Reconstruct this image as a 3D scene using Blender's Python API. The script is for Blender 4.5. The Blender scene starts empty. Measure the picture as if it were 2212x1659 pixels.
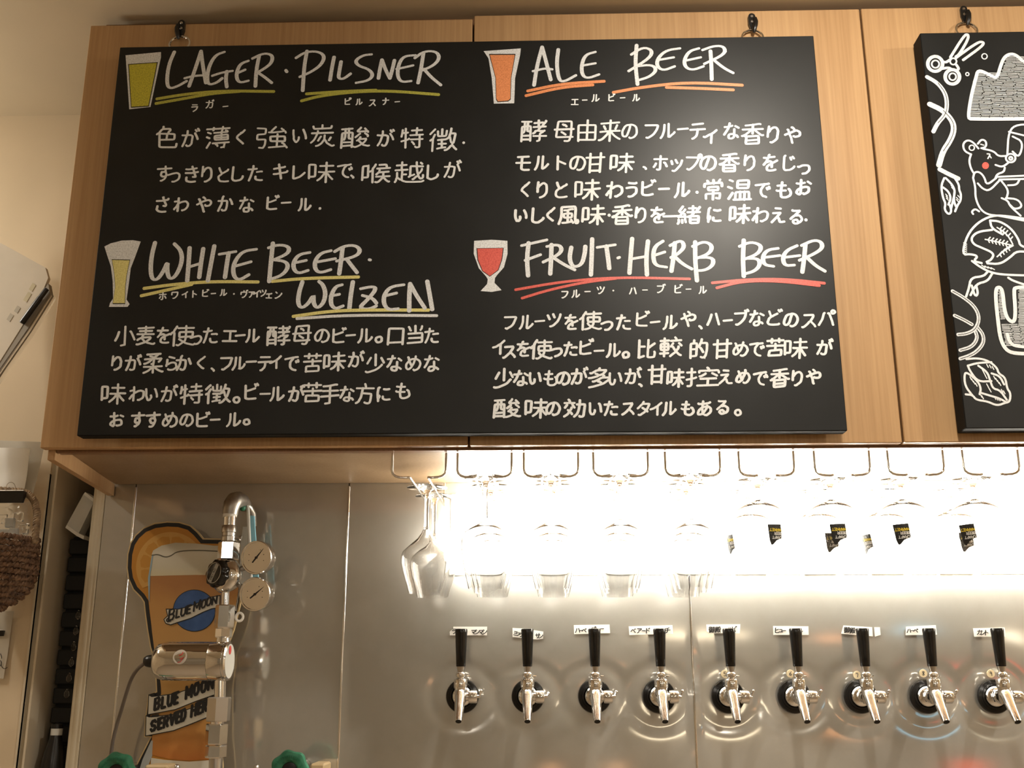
import bpy, math, random
from mathutils import Vector, Matrix
random.seed(7)
S = bpy.context.scene
COL = S.collection
PI = math.pi
# ------------------------------------------------------------------ camera
PITCH = math.radians(15.43); YAW = math.radians(1.65); FPX = 2300.0
CAMLOC = Vector((0.0, -1.7, 1.6))
cd = bpy.data.cameras.new('camera'); cam = bpy.data.objects.new('camera', cd); COL.objects.link(cam)
cam.location = CAMLOC; cam.rotation_euler = (PI/2 + PITCH, 0, YAW)
cd.sensor_fit = 'HORIZONTAL'; cd.sensor_width = 36; cd.lens = 36*FPX/2212; cd.clip_start = 0.02
S.camera = cam
# ------------------------------------------------------------------ world, lights, exposure
S.view_settings.view_transform = 'Standard'; S.view_settings.look = 'None'
S.view_settings.gamma = 1.0; S.view_settings.use_curve_mapping = False
S.view_settings.exposure = 0.0
w = bpy.data.worlds.new('world'); S.world = w; w.use_nodes = True
w.node_tree.nodes['Background'].inputs[0].default_value = (1.0, 0.82, 0.6, 1)
w.node_tree.nodes['Background'].inputs[1].default_value = 0.05
ZC = 2.785        # ceiling height
YW = 0.357        # plane of the back wall; the cabinet doors stand in the plane y = 0
WARM = (1.0, 0.915, 0.79)
def spot(name, loc, aim, power, angle, blend, rad, col=WARM):
    l = bpy.data.lights.new(name, 'SPOT'); l.energy = power; l.spot_size = math.radians(angle); l.spot_blend = blend
    l.shadow_soft_size = rad; l.color = col
    o = bpy.data.objects.new(name, l); COL.objects.link(o); o.location = loc
    o.rotation_euler = (Vector(aim)-Vector(loc)).to_track_quat('-Z', 'Y').to_euler()
    return o
def area(name, loc, aim, power, sx, sy, col=WARM):
    l = bpy.data.lights.new(name, 'AREA'); l.shape = 'RECTANGLE'; l.size = sx; l.size_y = sy; l.energy = power; l.color = col
    o = bpy.data.objects.new(name, l); COL.objects.link(o); o.location = loc
    o.rotation_euler = (Vector(aim)-Vector(loc)).to_track_quat('-Z', 'Y').to_euler()
    return o
DOWNLIGHTS = [(0.44, -0.80), (1.65, -0.85), (-1.85, -0.35), (-0.6, -2.6), (1.2, -2.6)]  # last two are added fill, unseen behind the camera
spot('downlight_lamp', (0.44, -0.80, ZC-0.03), (0.56, 0.0, 2.05), 46, 150, 1.0, 0.05)
spot('downlight_lamp', (1.65, -0.85, ZC-0.03), (1.35, 0.0, 2.05), 36, 150, 1.0, 0.03)
spot('downlight_lamp', (-1.85, -0.35, ZC-0.03), (-1.55, 0.3, 1.4), 18, 140, 0.9, 0.04)
spot('downlight_lamp', (-0.6, -2.6, ZC-0.03), (-0.6, -2.4, 0), 16, 150, 0.8, 0.05)  # unseen, added for ambient light
spot('downlight_lamp', (1.2, -2.6, ZC-0.03), (1.2, -2.4, 0), 22, 150, 0.8, 0.05)  # likewise added fill, out of view
def globe(loc, power, rad, col=WARM):
    l = bpy.data.lights.new('unseen_pendant', 'POINT'); l.energy = power; l.shadow_soft_size = rad; l.color = col
    o = bpy.data.objects.new('unseen_pendant', l); COL.objects.link(o); o.location = loc; return o
UNSEEN_PENDANTS = [((-1.50, 0.0, 2.50), 7.5, .06), ((-0.5, -3.0, 2.2), 8, .07), ((1.0, -3.1, 2.2), 9, .07), ((2.3, -1.9, 2.2), 10, .07)]  # first explains the left wall's glow; other three are unseen, added for ambient light
for loc_, pw_, rd_ in UNSEEN_PENDANTS: globe(loc_, pw_, rd_)
# ------------------------------------------------------------------ measuring helper: the point of the plane y = Y seen at photo pixel (u, v)
FW = Vector((-math.sin(YAW)*math.cos(PITCH), math.cos(YAW)*math.cos(PITCH), math.sin(PITCH)))
RT = Vector((math.cos(YAW), math.sin(YAW), 0)); UP = RT.cross(FW)
def at(u, v, Y):
    d = FW + RT*((u-1106)/FPX) + UP*((829.5-v)/FPX)
    return CAMLOC + d*((Y-CAMLOC.y)/d.y)
# ------------------------------------------------------------------ materials
def mat(name, col, rough=0.5, metal=0.0, spec=0.5, **k):
    m = bpy.data.materials.new(name); m.use_nodes = True
    b = m.node_tree.nodes['Principled BSDF']
    b.inputs['Base Color'].default_value = (*col, 1); b.inputs['Roughness'].default_value = rough
    b.inputs['Metallic'].default_value = metal; b.inputs['Specular IOR Level'].default_value = spec
    for a, v in k.items(): b.inputs[a.replace('_', ' ')].default_value = v
    return m
def nodes(m): return m.node_tree.nodes, m.node_tree.links, m.node_tree.nodes['Principled BSDF']
def noise_col(m, c1, c2, scale=(1, 1, 1), nscale=5.0, detail=4.0, lo=0.35, hi=0.65, bump=0.0, rough=None, space='Object'):
    n, l, b = nodes(m)
    tc = n.new('ShaderNodeTexCoord'); mp = n.new('ShaderNodeMapping'); mp.inputs['Scale'].default_value = scale
    nz = n.new('ShaderNodeTexNoise'); nz.inputs['Scale'].default_value = nscale; nz.inputs['Detail'].default_value = detail
    cr = n.new('ShaderNodeValToRGB'); cr.color_ramp.elements[0].position = lo; cr.color_ramp.elements[1].position = hi
    cr.color_ramp.elements[0].color = (*c1, 1); cr.color_ramp.elements[1].color = (*c2, 1)
    if space == 'World':
        g = n.new('ShaderNodeNewGeometry'); l.new(g.outputs['Position'], mp.inputs[0])
    else: l.new(tc.outputs['Object'], mp.inputs[0])
    l.new(mp.outputs[0], nz.inputs[0]); l.new(nz.outputs['Fac'], cr.inputs[0]); l.new(cr.outputs[0], b.inputs['Base Color'])
    if bump:
        bp = n.new('ShaderNodeBump'); bp.inputs['Strength'].default_value = bump; bp.inputs['Distance'].default_value = 0.002
        l.new(nz.outputs['Fac'], bp.inputs['Height']); l.new(bp.outputs[0], b.inputs['Normal'])
    if rough:
        mr = n.new('ShaderNodeMapRange'); mr.inputs['To Min'].default_value = rough[0]; mr.inputs['To Max'].default_value = rough[1]
        l.new(nz.outputs['Fac'], mr.inputs['Value']); l.new(mr.outputs[0], b.inputs['Roughness'])
    return m
M = {}
M['plaster'] = noise_col(mat('plaster', (.6, .5, .38), .7), (.61, .50, .345), (.67, .55, .385), nscale=3, bump=.05, space='World')
M['ceiling'] = noise_col(mat('ceiling_paint', (.6, .5, .38), .8), (.60, .52, .38), (.66, .57, .42), nscale=2, space='World')
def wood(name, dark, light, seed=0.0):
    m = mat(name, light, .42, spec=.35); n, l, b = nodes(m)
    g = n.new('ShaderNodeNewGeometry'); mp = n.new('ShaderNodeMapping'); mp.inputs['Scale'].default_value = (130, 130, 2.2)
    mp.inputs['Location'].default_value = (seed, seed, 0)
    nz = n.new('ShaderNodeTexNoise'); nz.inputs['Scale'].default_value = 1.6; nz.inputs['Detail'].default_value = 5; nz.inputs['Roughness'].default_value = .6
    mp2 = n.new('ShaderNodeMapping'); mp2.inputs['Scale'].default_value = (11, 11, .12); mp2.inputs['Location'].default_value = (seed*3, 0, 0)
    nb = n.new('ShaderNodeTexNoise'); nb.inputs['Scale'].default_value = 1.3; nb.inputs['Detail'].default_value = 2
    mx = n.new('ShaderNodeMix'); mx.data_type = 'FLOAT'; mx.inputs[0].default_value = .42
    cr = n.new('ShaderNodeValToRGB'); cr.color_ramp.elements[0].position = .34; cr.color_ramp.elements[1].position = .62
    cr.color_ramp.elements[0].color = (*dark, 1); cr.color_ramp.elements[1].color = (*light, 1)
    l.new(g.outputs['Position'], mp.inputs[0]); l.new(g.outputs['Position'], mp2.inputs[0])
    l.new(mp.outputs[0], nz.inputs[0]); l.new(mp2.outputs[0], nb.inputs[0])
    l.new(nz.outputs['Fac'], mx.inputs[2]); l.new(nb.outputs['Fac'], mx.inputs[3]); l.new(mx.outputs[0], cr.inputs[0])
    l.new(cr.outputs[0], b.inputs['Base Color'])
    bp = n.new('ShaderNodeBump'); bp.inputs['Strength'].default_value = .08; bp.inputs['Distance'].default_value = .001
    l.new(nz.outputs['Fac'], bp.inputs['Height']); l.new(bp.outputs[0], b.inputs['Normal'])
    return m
M['wood'] = wood('oak_veneer', (.42, .25, .12), (.53, .33, .165))
M['wood_dark'] = wood('brown_fascia', (.17, .085, .04), (.24, .125, .06), 3.1)
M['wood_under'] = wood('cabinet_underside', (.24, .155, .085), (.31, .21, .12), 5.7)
def steel(name, r1, r2, mix, c1, c2):
    m = mat(name, c1, r1, 1.0); n, l, b = nodes(m)
    out = n['Material Output']
    b2 = n.new('ShaderNodeBsdfPrincipled'); b2.inputs['Metallic'].default_value = .7; b2.inputs['Roughness'].default_value = r2
    g = n.new('ShaderNodeNewGeometry'); nz = n.new('ShaderNodeTexNoise'); nz.inputs['Scale'].default_value = 4.5; nz.inputs['Detail'].default_value = 7
    nz.inputs['Roughness'].default_value = .6
    l.new(g.outputs['Position'], nz.inputs[0])
    cr = n.new('ShaderNodeValToRGB'); cr.color_ramp.elements[0].position = .33; cr.color_ramp.elements[1].position = .66
    cr.color_ramp.elements[0].color = (*c1, 1); cr.color_ramp.elements[1].color = (*c2, 1)
    l.new(nz.outputs['Fac'], cr.inputs[0]); l.new(cr.outputs[0], b.inputs['Base Color']); l.new(cr.outputs[0], b2.inputs['Base Color'])
    ms = n.new('ShaderNodeMixShader'); ms.inputs[0].default_value = mix
    l.new(b.outputs[0], ms.inputs[1]); l.new(b2.outputs[0], ms.inputs[2]); l.new(ms.outputs[0], out.inputs[0])
    return m
M['steel'] = steel('backsplash_steel', .09, .60, .50, (.52, .505, .47), (.63, .615, .575))
M['chrome'] = mat('chrome', (.82, .82, .82), .09, 1.0)
M['nickel'] = mat('satin_nickel', (.55, .53, .5), .28, 1.0)
M['cast'] = noise_col(mat('cast_steel', (.4, .38, .35), .4, 1.0), (.34, .32, .29), (.46, .44, .4), nscale=60)
M['black'] = mat('black_plastic', (.008, .008, .008), .28)
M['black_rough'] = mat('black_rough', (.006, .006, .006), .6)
M['board'] = noise_col(mat('blackboard_paint', (.012, .012, .012), .35, spec=.36), (.0062, .0070, .0072), (.0085, .0094, .0096), nscale=9, rough=(.38, .47))
M['board_edge'] = mat('board_edge', (.008, .008, .008), .65, spec=.12)
def chalk(name, c1, c2, spec=.55):
    return noise_col(mat(name, c2, .42, spec=spec), c1, c2, nscale=420, detail=3, lo=.3, hi=.62, space='World')
M['chalk'] = chalk('white_marker', (.68, .70, .70), (.82, .84, .85))
M['chalk_head'] = chalk('heading_marker', (.54, .56, .57), (.80, .82, .84))
M['chalk_yellow'] = chalk('yellow_marker', (.38, .36, .03), (.62, .57, .05))
M['chalk_green'] = chalk('olive_marker', (.30, .32, .05), (.52, .50, .09))
M['chalk_cream'] = chalk('pale_yellow_marker', (.62, .56, .18), (.80, .74, .30))
M['chalk_orange'] = chalk('orange_marker', (.62, .20, .07), (.80, .30, .12))
M['chalk_red'] = chalk('red_marker', (.55, .07, .055), (.72, .13, .10))
M['white'] = mat('white_print', (.8, .79, .74), .45)
M['paper'] = mat('paper', (.88, .87, .82), .6)
M['ink'] = mat('ink', (.01, .01, .01), .5)
M['clear'] = mat('clear_film', (.95, .95, .93), .12, 0, .5, Transmission_Weight=.9, IOR=1.1)
M['glass'] = mat('clear_glass', (1, 1, 1), 0.0, 0, .5, Transmission_Weight=1.0, IOR=1.45)
M['basket'] = noise_col(mat('seagrass', (.16, .08, .04), .75), (.055, .026, .014), (.26, .15, .085), nscale=90, detail=4, lo=.3, hi=.75, bump=.5)
M['rope'] = noise_col(mat('rope', (.3, .2, .12), .75), (.12, .075, .04), (.34, .24, .14), nscale=70, detail=4, bump=.4)
M['door_paint'] = mat('door_paint', (.62, .54, .41), .45)
M['trim'] = mat('trim_paint', (.56, .49, .36), .4)
M['green'] = noise_col(mat('green_enamel', (.02, .16, .08), .4), (.012, .10, .05), (.03, .2, .11), nscale=40)
M['cream'] = mat('cream_plastic', (.55, .42, .24), .5)
M['blue_tag'] = mat('pale_blue_plastic', (.25, .55, .70), .5)
M['cable'] = mat('grey_cable', (.12, .10, .085), .5)
M['sticker'] = mat('cream_sticker', (.80, .68, .45), .5)
M['switch'] = mat('white_plastic', (.6, .6, .56), .4)
def emit(name, col, s):
    m = bpy.data.materials.new(name); m.use_nodes = True; n = m.node_tree.nodes; l = m.node_tree.links
    n.remove(n['Principled BSDF']); e = n.new('ShaderNodeEmission'); e.inputs[0].default_value = (*col, 1); e.inputs[1].default_value = s
    l.new(e.outputs[0], n['Material Output'].inputs[0]); return m
M['tube'] = emit('lit_tube_halo', (1.0, .93, .80), 38.0)
M['lamp_disc'] = emit('lit_downlight', (1.0, .8, .55), 30.0)
# ------------------------------------------------------------------ mesh builder
ORG = {}
class MB:
    def __init__(s): s.v = []; s.f = []
    def add(s, vs, fs):
        b = len(s.v); s.v += [tuple(p) for p in vs]; s.f += [tuple(b+i for i in f) for f in fs]; return s
    def box(s, x0, x1, y0, y1, z0, z1, bev=0.0):
        if bev > 0:
            e = bev; P = []
            for (x, sx) in ((x0, 1), (x1, -1)):
                for (y, sy) in ((y0, 1), (y1, -1)):
                    for (z, sz) in ((z0, 1), (z1, -1)):
                        P += [(x, y+sy*e, z+sz*e), (x+sx*e, y, z+sz*e), (x+sx*e, y+sy*e, z)]
            bm_ = bpy.data.meshes.new('t')
            import bmesh
            bm = bmesh.new()
            for p in P: bm.verts.new(p)
            r = bmesh.ops.convex_hull(bm, input=bm.verts)
            bm.verts.index_update(); s.add([v.co[:] for v in bm.verts], [[v.index for v in f.verts] for f in bm.faces]); bm.free(); bpy.data.meshes.remove(bm_)
            return s
        return s.hex([(x0, y0, z0), (x1, y0, z0), (x1, y1, z0), (x0, y1, z0), (x0, y0, z1), (x1, y0, z1), (x1, y1, z1), (x0, y1, z1)])
    def hex(s, P): return s.add(P, [(0, 3, 2, 1), (4, 5, 6, 7), (0, 1, 5, 4), (1, 2, 6, 5), (2, 3, 7, 6), (3, 0, 4, 7)])
    def prism(s, poly, y0, y1):     # poly: points (x, z); front at y0, back at y1
        from mathutils.geometry import tessellate_polygon
        n = len(poly)
        A = [(x, y0, z) for x, z in poly]; B = [(x, y1, z) for x, z in poly]
        area2 = sum(poly[i][0]*poly[(i+1) % n][1]-poly[(i+1) % n][0]*poly[i][1] for i in range(n))
        tr = tessellate_polygon([[Vector((x, z, 0)) for x, z in poly]])
        fs = []
        for t in tr:
            a = (poly[t[1]][0]-poly[t[0]][0])*(poly[t[2]][1]-poly[t[0]][1])-(poly[t[2]][0]-poly[t[0]][0])*(poly[t[1]][1]-poly[t[0]][1])
            t = tuple(t) if a > 0 else (t[0], t[2], t[1])
            fs.append(t); 
            if y1 != y0: fs.append((t[0]+n, t[2]+n, t[1]+n))
        if y1 != y0:
            for i in range(n):
                j = (i+1) % n
                fs.append((i, i+n, j+n, j) if area2 > 0 else (i, j, j+n, i+n))
            return s.add(A+B, fs)
        return s.add(A, fs)
    def lathe(s, prof, o=(0, 0, 0), ax=(0, 0, 1), n=24, cap=True):
        ax = Vector(ax).normalized(); o = Vector(o)
        u = ax.orthogonal().normalized(); w_ = ax.cross(u)
        vs = []; fs = []; rings = []
        for r, h in prof:
            if r < 1e-7: rings.append([len(vs)]); vs.append(o+ax*h)
            else:
                rings.append(list(range(len(vs), len(vs)+n)))
                for k in range(n):
                    a = 2*PI*k/n; vs.append(o+ax*h+(u*math.cos(a)+w_*math.sin(a))*r)
        for a, b in zip(rings, rings[1:]):
            for k in range(n):
                k2 = (k+1) % n
                if len(a) == 1 and len(b) > 1: fs.append((a[0], b[k2], b[k]))
                elif len(b) == 1 and len(a) > 1: fs.append((a[k], a[k2], b[0]))
                elif len(a) > 1: fs.append((a[k], a[k2], b[k2], b[k]))
        if cap:
            if len(rings[0]) > 1: fs.append(tuple(reversed(rings[0])))
            if len(rings[-1]) > 1: fs.append(tuple(rings[-1]))
        return s.add(vs, fs)
    def cyl(s, p0, p1, r0, r1=None, n=20):
        p0 = Vector(p0); p1 = Vector(p1); d = p1-p0; r1 = r0 if r1 is None else r1
        return s.lathe([(r0, 0), (r1, d.length)], p0, d, n)
    def ball(s, c, r, n=16, sq=1.0, ax=(0, 0, 1)):
        k = 10; return s.lathe([(r*math.sin(PI*i/k), -r*sq*math.cos(PI*i/k)) for i in range(k+1)], c, ax, n, cap=False)
    def tube(s, P, r, n=8, closed=False):
        P = [Vector(p) for p in P]; m = len(P); R = r if isinstance(r, (list, tuple)) else [r]*m
        T = []
        for i in range(m):
            a = P[(i-1) % m] if (closed or i > 0) else P[0]; b = P[(i+1) % m] if (closed or i < m-1) else P[-1]
            T.append((b-a).normalized())
        u = T[0].orthogonal().normalized(); vs = []; fs = []
        for i in range(m):
            u = (u-T[i]*u.dot(T[i])).normalized(); w_ = T[i].cross(u)
            for k in range(n):
                a = 2*PI*k/n; vs.append(P[i]+(u*math.cos(a)+w_*math.sin(a))*R[i])
        for i in range(m if closed else m-1):
            j = (i+1) % m
            for k in range(n):
                k2 = (k+1) % n; fs.append((i*n+k, i*n+k2, j*n+k2, j*n+k))
        if not closed: fs.append(tuple(reversed(range(n)))); fs.append(tuple(range((m-1)*n, m*n)))
        return s.add(vs, fs)
    def stroke(s, P, w_, y, nib=0.0):   # flat pen stroke; P: points (x, z) on the plane y (front side faces -y)
        P = [Vector(p) for p in P]
        for i in range(1, len(P)-1):     # a sharp turn starts a new stroke
            a = P[i]-P[i-1]; b = P[i+1]-P[i]
            if a.length > 1e-9 and b.length > 1e-9 and a.normalized().dot(b.normalized()) < .1:
                s.stroke(P[:i+1], w_, y, nib); return s.stroke(P[i:], w_, y-2.5e-5, nib)
        if len(P) == 1 or (P[-1]-P[0]).length < 1e-6 and len(P) == 2:
            c = P[0]; k = 10
            return s.add([(c.x+math.cos(2*PI*i/k)*w_*.6, y, c.y+math.sin(2*PI*i/k)*w_*.6) for i in range(k)], [tuple(range(k))])
        m = len(P); L = []; Rr = []
        for i in range(m):
            a = P[max(i-1, 0)]; b = P[min(i+1, m-1)]; t = (b-a)
            t = t.normalized() if t.length > 1e-9 else Vector((1, 0)); nn = Vector((-t.y, t.x))
            h = w_/2*(1-nib*abs(t.x)**2)
            if 0 < i < m-1:
                d1 = (P[i]-a).normalized(); c = max(.55, abs(nn.dot(Vector((-d1.y, d1.x))))); h2 = h/c
            else: h2 = h
            L.append(P[i]+nn*h2); Rr.append(P[i]-nn*h2)
        yy = [y-3e-5*i/(m-1) for i in range(m)]     # the line climbs a hair so that loops pass over their own start
        vs = [(p.x, q, p.y) for p, q in zip(L, yy)]+[(p.x, q, p.y) for p, q in zip(Rr, yy)]
        fs = [(i, i+m, i+1+m, i+1) for i in range(m-1)]
        s.add(vs, fs)
        for e, q in ((0, 1), (m-1, m-2)):
            t = (P[e]-P[q]).normalized(); nn = Vector((-t.y, t.x)); h = w_/2*(1-nib*abs(t.x)**2)
            arc = [P[e]+nn*h*math.cos(a)+t*h*.9*math.sin(a) for a in [PI*k/5 for k in range(6)]]
            s.add([(p.x, yy[e]-(4e-6 if e else 0), p.y) for p in arc], [tuple(reversed(range(6)))])
        return s
    def build(s, name, m, parent=None, smooth=False, local=False, angle=40):
        me = bpy.data.meshes.new(name)
        o_ = Vector((0, 0, 0))
        if parent is not None and not local: o_ = ORG.get(parent, Vector((0, 0, 0)))
        me.from_pydata([(x-o_.x, y-o_.y, z-o_.z) for x, y, z in s.v], [], s.f); me.update()
        me.materials.append(M[m] if isinstance(m, str) else m)
        o = bpy.data.objects.new(name, me); COL.objects.link(o)
        if smooth:
            me.polygons.foreach_set('use_smooth', [True]*len(me.polygons))
            try: me.set_sharp_from_angle(angle=math.radians(angle))
            except Exception: pass
        if parent is not None: o.parent = parent; ORG[o] = o_
        return o
def thing(name, label, cat, loc=(0, 0, 0), group=None):
    o = bpy.data.objects.new(name, None); COL.objects.link(o); o.empty_display_size = .05
    o.location = loc; o['label'] = label; o['category'] = cat; ORG[o] = Vector(loc)
    if group: o['group'] = group
    return o
def copy_tree(o, parent=None):
    c = o.copy(); COL.objects.link(c); c.parent = parent
    for ch in [x for x in KIDS.get(o, [])]: copy_kid(ch, c)
    return c
KIDS = {}
def copy_kid(o, parent):
    c = o.copy(); COL.objects.link(c); c.parent = parent
    for ch in KIDS.get(o, []): copy_kid(ch, c)
def index_kids():
    KIDS.clear()
    for o in COL.objects:
        if o.parent: KIDS.setdefault(o.parent, []).append(o)
def chaikin(P, closed=False):
    if len(P) < 3: return P
    out = [P[0]]
    for a, b in zip(P, P[1:]):
        out.append((a[0]*.75+b[0]*.25, a[1]*.75+b[1]*.25)); out.append((a[0]*.25+b[0]*.75, a[1]*.25+b[1]*.75))
    out.append(P[-1]); return out
def soften(P, r):      # round the corners of a pen line by at most r
    if len(P) < 3: return P
    P = [Vector(p) for p in P]; out = [P[0]]
    for a, b, c in zip(P, P[1:], P[2:]):
        d1 = a-b; d2 = c-b; k1 = min(d1.length*.4, r); k2 = min(d2.length*.4, r)
        if d1.length < 1e-9 or d2.length < 1e-9: continue
        p = b+d1.normalized()*k1; q = b+d2.normalized()*k2; out += [p, (p+q)*.25+b*.5, q]
    out.append(P[-1]); return [tuple(p) for p in out]
def smooth2(P): return chaikin(chaikin(P))
class Crop:      # photo coordinates read off an enlarged detail: origin (u0, v0), enlargement k, on the plane y = Y
    def __init__(s, u0, v0, k, Y): s.u0, s.v0, s.k, s.Y = u0, v0, k, Y
    def __call__(s, x, y):
        p = at(s.u0+x/s.k, s.v0+y/s.k, s.Y); return (p.x, p.z)
    def p3(s, x, y, Y=None): return at(s.u0+x/s.k, s.v0+y/s.k, s.Y if Y is None else Y)
    def pts(s, P): return [s(*p) for p in P]
# pen strokes of the characters on the boards: flat lists x, y, x, y ... on an 88 by 88 grid
GLY = {}
GLY["色"] = [[42,41,42,57],[31,72,32,77],[46,58,47,63,51,67,51,72,29,71,21,63,21,59,22,22,24,20,28,19,64,19,68,20,70,22,72,28,71,29],[21,41,64,41,64,57,46,58,42,57,24,58,16,59,13,56]]
GLY["が"] = [[73,72,69,78,68,78],[61,75,64,69],[60,64,67,52,70,43],[16,22,23,35,29,51,32,63,32,73],[14,58,26,58,42,59,47,58,50,56,51,52,50,38,48,28,46,25,42,21,34,21,31,24]]
GLY["薄"] = [[60,31,59,19,58,18,51,18],[38,31,38,26,41,25,43,21],[13,50,21,46],[16,64,24,60],[15,19,23,34],[68,47,34,47],[30,31,72,31],[30,69,30,77],[13,73,71,73],[54,77,54,69,51,65,51,41],[68,41,34,41,34,53,67,54,68,41],[62,67,67,65,67,61,31,61]]
GLY["く"] = [[48,26,46,27,43,30,30,41,26,45,25,49,28,53,29,53,31,56,36,59,37,61,38,61,41,64,42,64,51,72]]
GLY["強"] = [[41,62,42,66,49,76],[13,74,30,73,30,58,14,57,13,42,30,42,29,27,27,19,25,18,18,19],[53,50,68,50,68,36,40,36,39,50,53,50],[53,56,53,21],[68,22,37,20],[65,64,62,63,43,61,36,62],[72,18,70,21,68,22,68,25,65,30,63,30],[69,60,68,63,65,64,65,67,62,70,60,72]]
GLY["い"] = [[41,41,42,35,39,29,36,25,30,24,27,25,25,28,21,35,20,43,19,53,19,67],[68,35,67,43,63,56,59,64,56,65]]
GLY["炭"] = [[48,36,51,34,54,27,59,23,69,18,73,20],[48,36,48,47],[48,36,46,34,42,27,40,24,32,20,26,18],[42,67,42,77],[65,42,60,33],[39,45,37,43,32,34],[65,74,65,67,19,67,18,74],[30,60,30,57,25,43,20,34,13,28],[70,54,14,54]]
GLY["酸"] = [[13,23,36,23],[49,38,46,37],[36,34,13,34],[67,65,47,64,48,69,53,74,54,77],[70,49,70,51,63,58],[43,48,52,58],[36,44,28,45,28,75],[13,75,36,75],[36,18,36,61,35,62,14,62,13,18],[39,19,43,18,52,22,62,30,66,37,67,41,52,42],[49,38,56,28,59,25,60,24,70,19,74,20],[49,38,50,41,52,42,53,48],[70,62,69,64,67,65,66,69,62,74],[13,42,17,42,18,43,21,51,20,75]]
GLY["特"] = [[41,36,44,34,48,28],[54,56,54,77],[30,63,15,63],[68,70,41,70],[71,56,37,56],[63,56,63,19,61,18,54,18,51,20],[71,43,38,43],[13,38,21,40,26,42,32,43,34,46],[24,18,24,77],[15,72,15,63,12,52]]
GLY["徴"] = [[39,59,39,77],[62,37,62,30],[62,37,59,40,57,54,55,55],[19,51,15,50,13,47],[62,30,59,29,57,25,53,21,52,21,49,18,46,19],[62,30,64,29,67,24,72,19],[12,65,17,70,23,78],[39,48,39,26],[48,37,31,37],[49,72,48,58,30,58,29,72],[48,26,39,26,37,25,29,24],[19,18,19,53,23,63],[30,48,48,48,50,51,52,51,53,54,55,55,56,62,58,64,59,77],[62,37,64,38,66,43,68,54,69,63,58,64]]
GLY["す"] = [[47,53,37,53,34,52,31,46,31,41,34,37,38,35,48,36],[69,65,16,64],[29,21,34,20,37,22,42,25,47,31,50,40,50,46,47,53,47,74]]
GLY["っ"] = [[37,23,42,23,50,24,56,28,60,31,63,37,63,45,62,48,58,52,51,54,36,52,23,47,19,48]]
GLY["き"] = [[55,21,42,20,34,20,29,22,25,24,23,28,23,31,24,37],[21,67,29,65,43,65,60,68],[20,52,43,51,56,52,64,54],[46,38,57,37,57,39,49,54,49,57,45,69,43,74]]
GLY["り"] = [[25,59,29,58],[25,40,25,57,27,74],[25,54,29,56,32,62,37,67,43,70,48,70,53,68,56,64,58,59,59,53,59,45,58,37,56,33,50,27,47,25,40,21,35,21]]
GLY["と"] = [[36,52,35,50,27,43,25,39,24,33,26,27,32,23,40,21,51,21,63,23],[36,52,41,53,49,58,58,62,60,64,61,66],[36,52,30,63,27,72]]
GLY["し"] = [[27,72,26,30,28,25,31,23,39,20,49,21,54,23,60,26,66,32,66,36]]
GLY["た"] = [[47,52,65,53,67,52],[68,23,61,22,48,23,43,28,43,35],[19,22,25,35,29,50,33,65,34,73],[16,62,25,62,47,64]]
GLY["キ"] = [[18,58,20,58,59,64,60,64],[37,73,47,21],[69,48,67,45,46,42,26,38,18,38]]
GLY["レ"] = [[25,70,26,25,33,25,48,31,58,37,67,46]]
GLY["味"] = [[68,66,38,66],[53,76,53,18],[14,30,14,71,28,70,28,35,14,35],[33,24,41,30,47,40,48,42,51,43,56,49,71,49],[67,26,59,37,57,42,54,43,51,48,35,49]]
GLY["で"] = [[48,67,47,63,45,62,41,57,37,50,36,44,36,37,39,31,45,25,50,23,58,21],[65,58,68,55,69,51],[61,49,58,54],[65,69,55,68,48,67,45,68,16,64]]
GLY["喉"] = [[65,62,65,74,50,74],[49,50,50,57],[49,50,47,48,43,43],[58,32,60,31,64,24,68,20,71,18,72,19],[58,32,53,25,49,21,45,18,42,19],[35,57,31,56,30,54,26,53],[58,32,58,50],[72,36,43,36],[72,62,45,62],[49,50,70,50],[14,36,26,36,26,72,25,73,14,73,14,29],[36,18,36,56,35,57,36,64,40,70,41,76]]
GLY["越"] = [[26,26,22,27,19,31,16,32],[45,38,42,35],[45,38,50,38,53,41],[62,42,65,45,69,52,70,57],[27,41,36,41],[62,36,58,35,51,27,50,28],[70,72,67,76],[45,38,45,65,72,65],[36,69,15,69],[38,55,12,55],[72,39,72,33,70,29,67,29,62,36,62,42,60,46,58,57,58,77],[74,22,70,19,50,19,36,20,28,23,26,26,27,53,26,58,26,77],[16,46,16,32,15,30,14,24,12,20,12,19]]
GLY["さ"] = [[25,41,23,37,23,34,23,29,28,24,32,21,41,20,57,21],[20,62,46,62,56,63,64,64,67,68],[47,42,56,41,58,45,48,64,46,73,46,74,48,76]]
GLY["わ"] = [[29,52,34,53,44,59,53,60,59,59,65,56,67,54,69,49,69,40,67,35,63,30,56,26,51,24,47,24,45,25],[29,62,26,62,15,61],[27,46,23,44,17,35,14,32,14,30],[28,21,28,44,27,46,29,52,30,74]]
GLY["や"] = [[46,69,40,75,37,75],[13,50,16,50,32,57,45,62,54,64,60,63,65,61,68,56,68,50,65,45,60,42,49,42,46,43,45,45],[21,68,23,68,27,59,27,58,30,54,30,51,36,39,41,21,43,20]]
GLY["か"] = [[73,44,71,44,68,53,62,64],[37,75,34,73,32,62,29,48,24,34,18,22],[31,25,34,22,38,21,44,22,47,24,49,29,51,39,51,56,49,58,44,59,16,58]]
GLY["な"] = [[53,32,60,31,64,29,67,25],[69,57,57,64],[35,74,34,65,30,59,30,56,24,43,18,34],[45,65,29,62,17,62],[53,35,37,35,33,31,32,25,35,21,40,20,47,20,52,23,53,28,52,52]]
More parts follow.
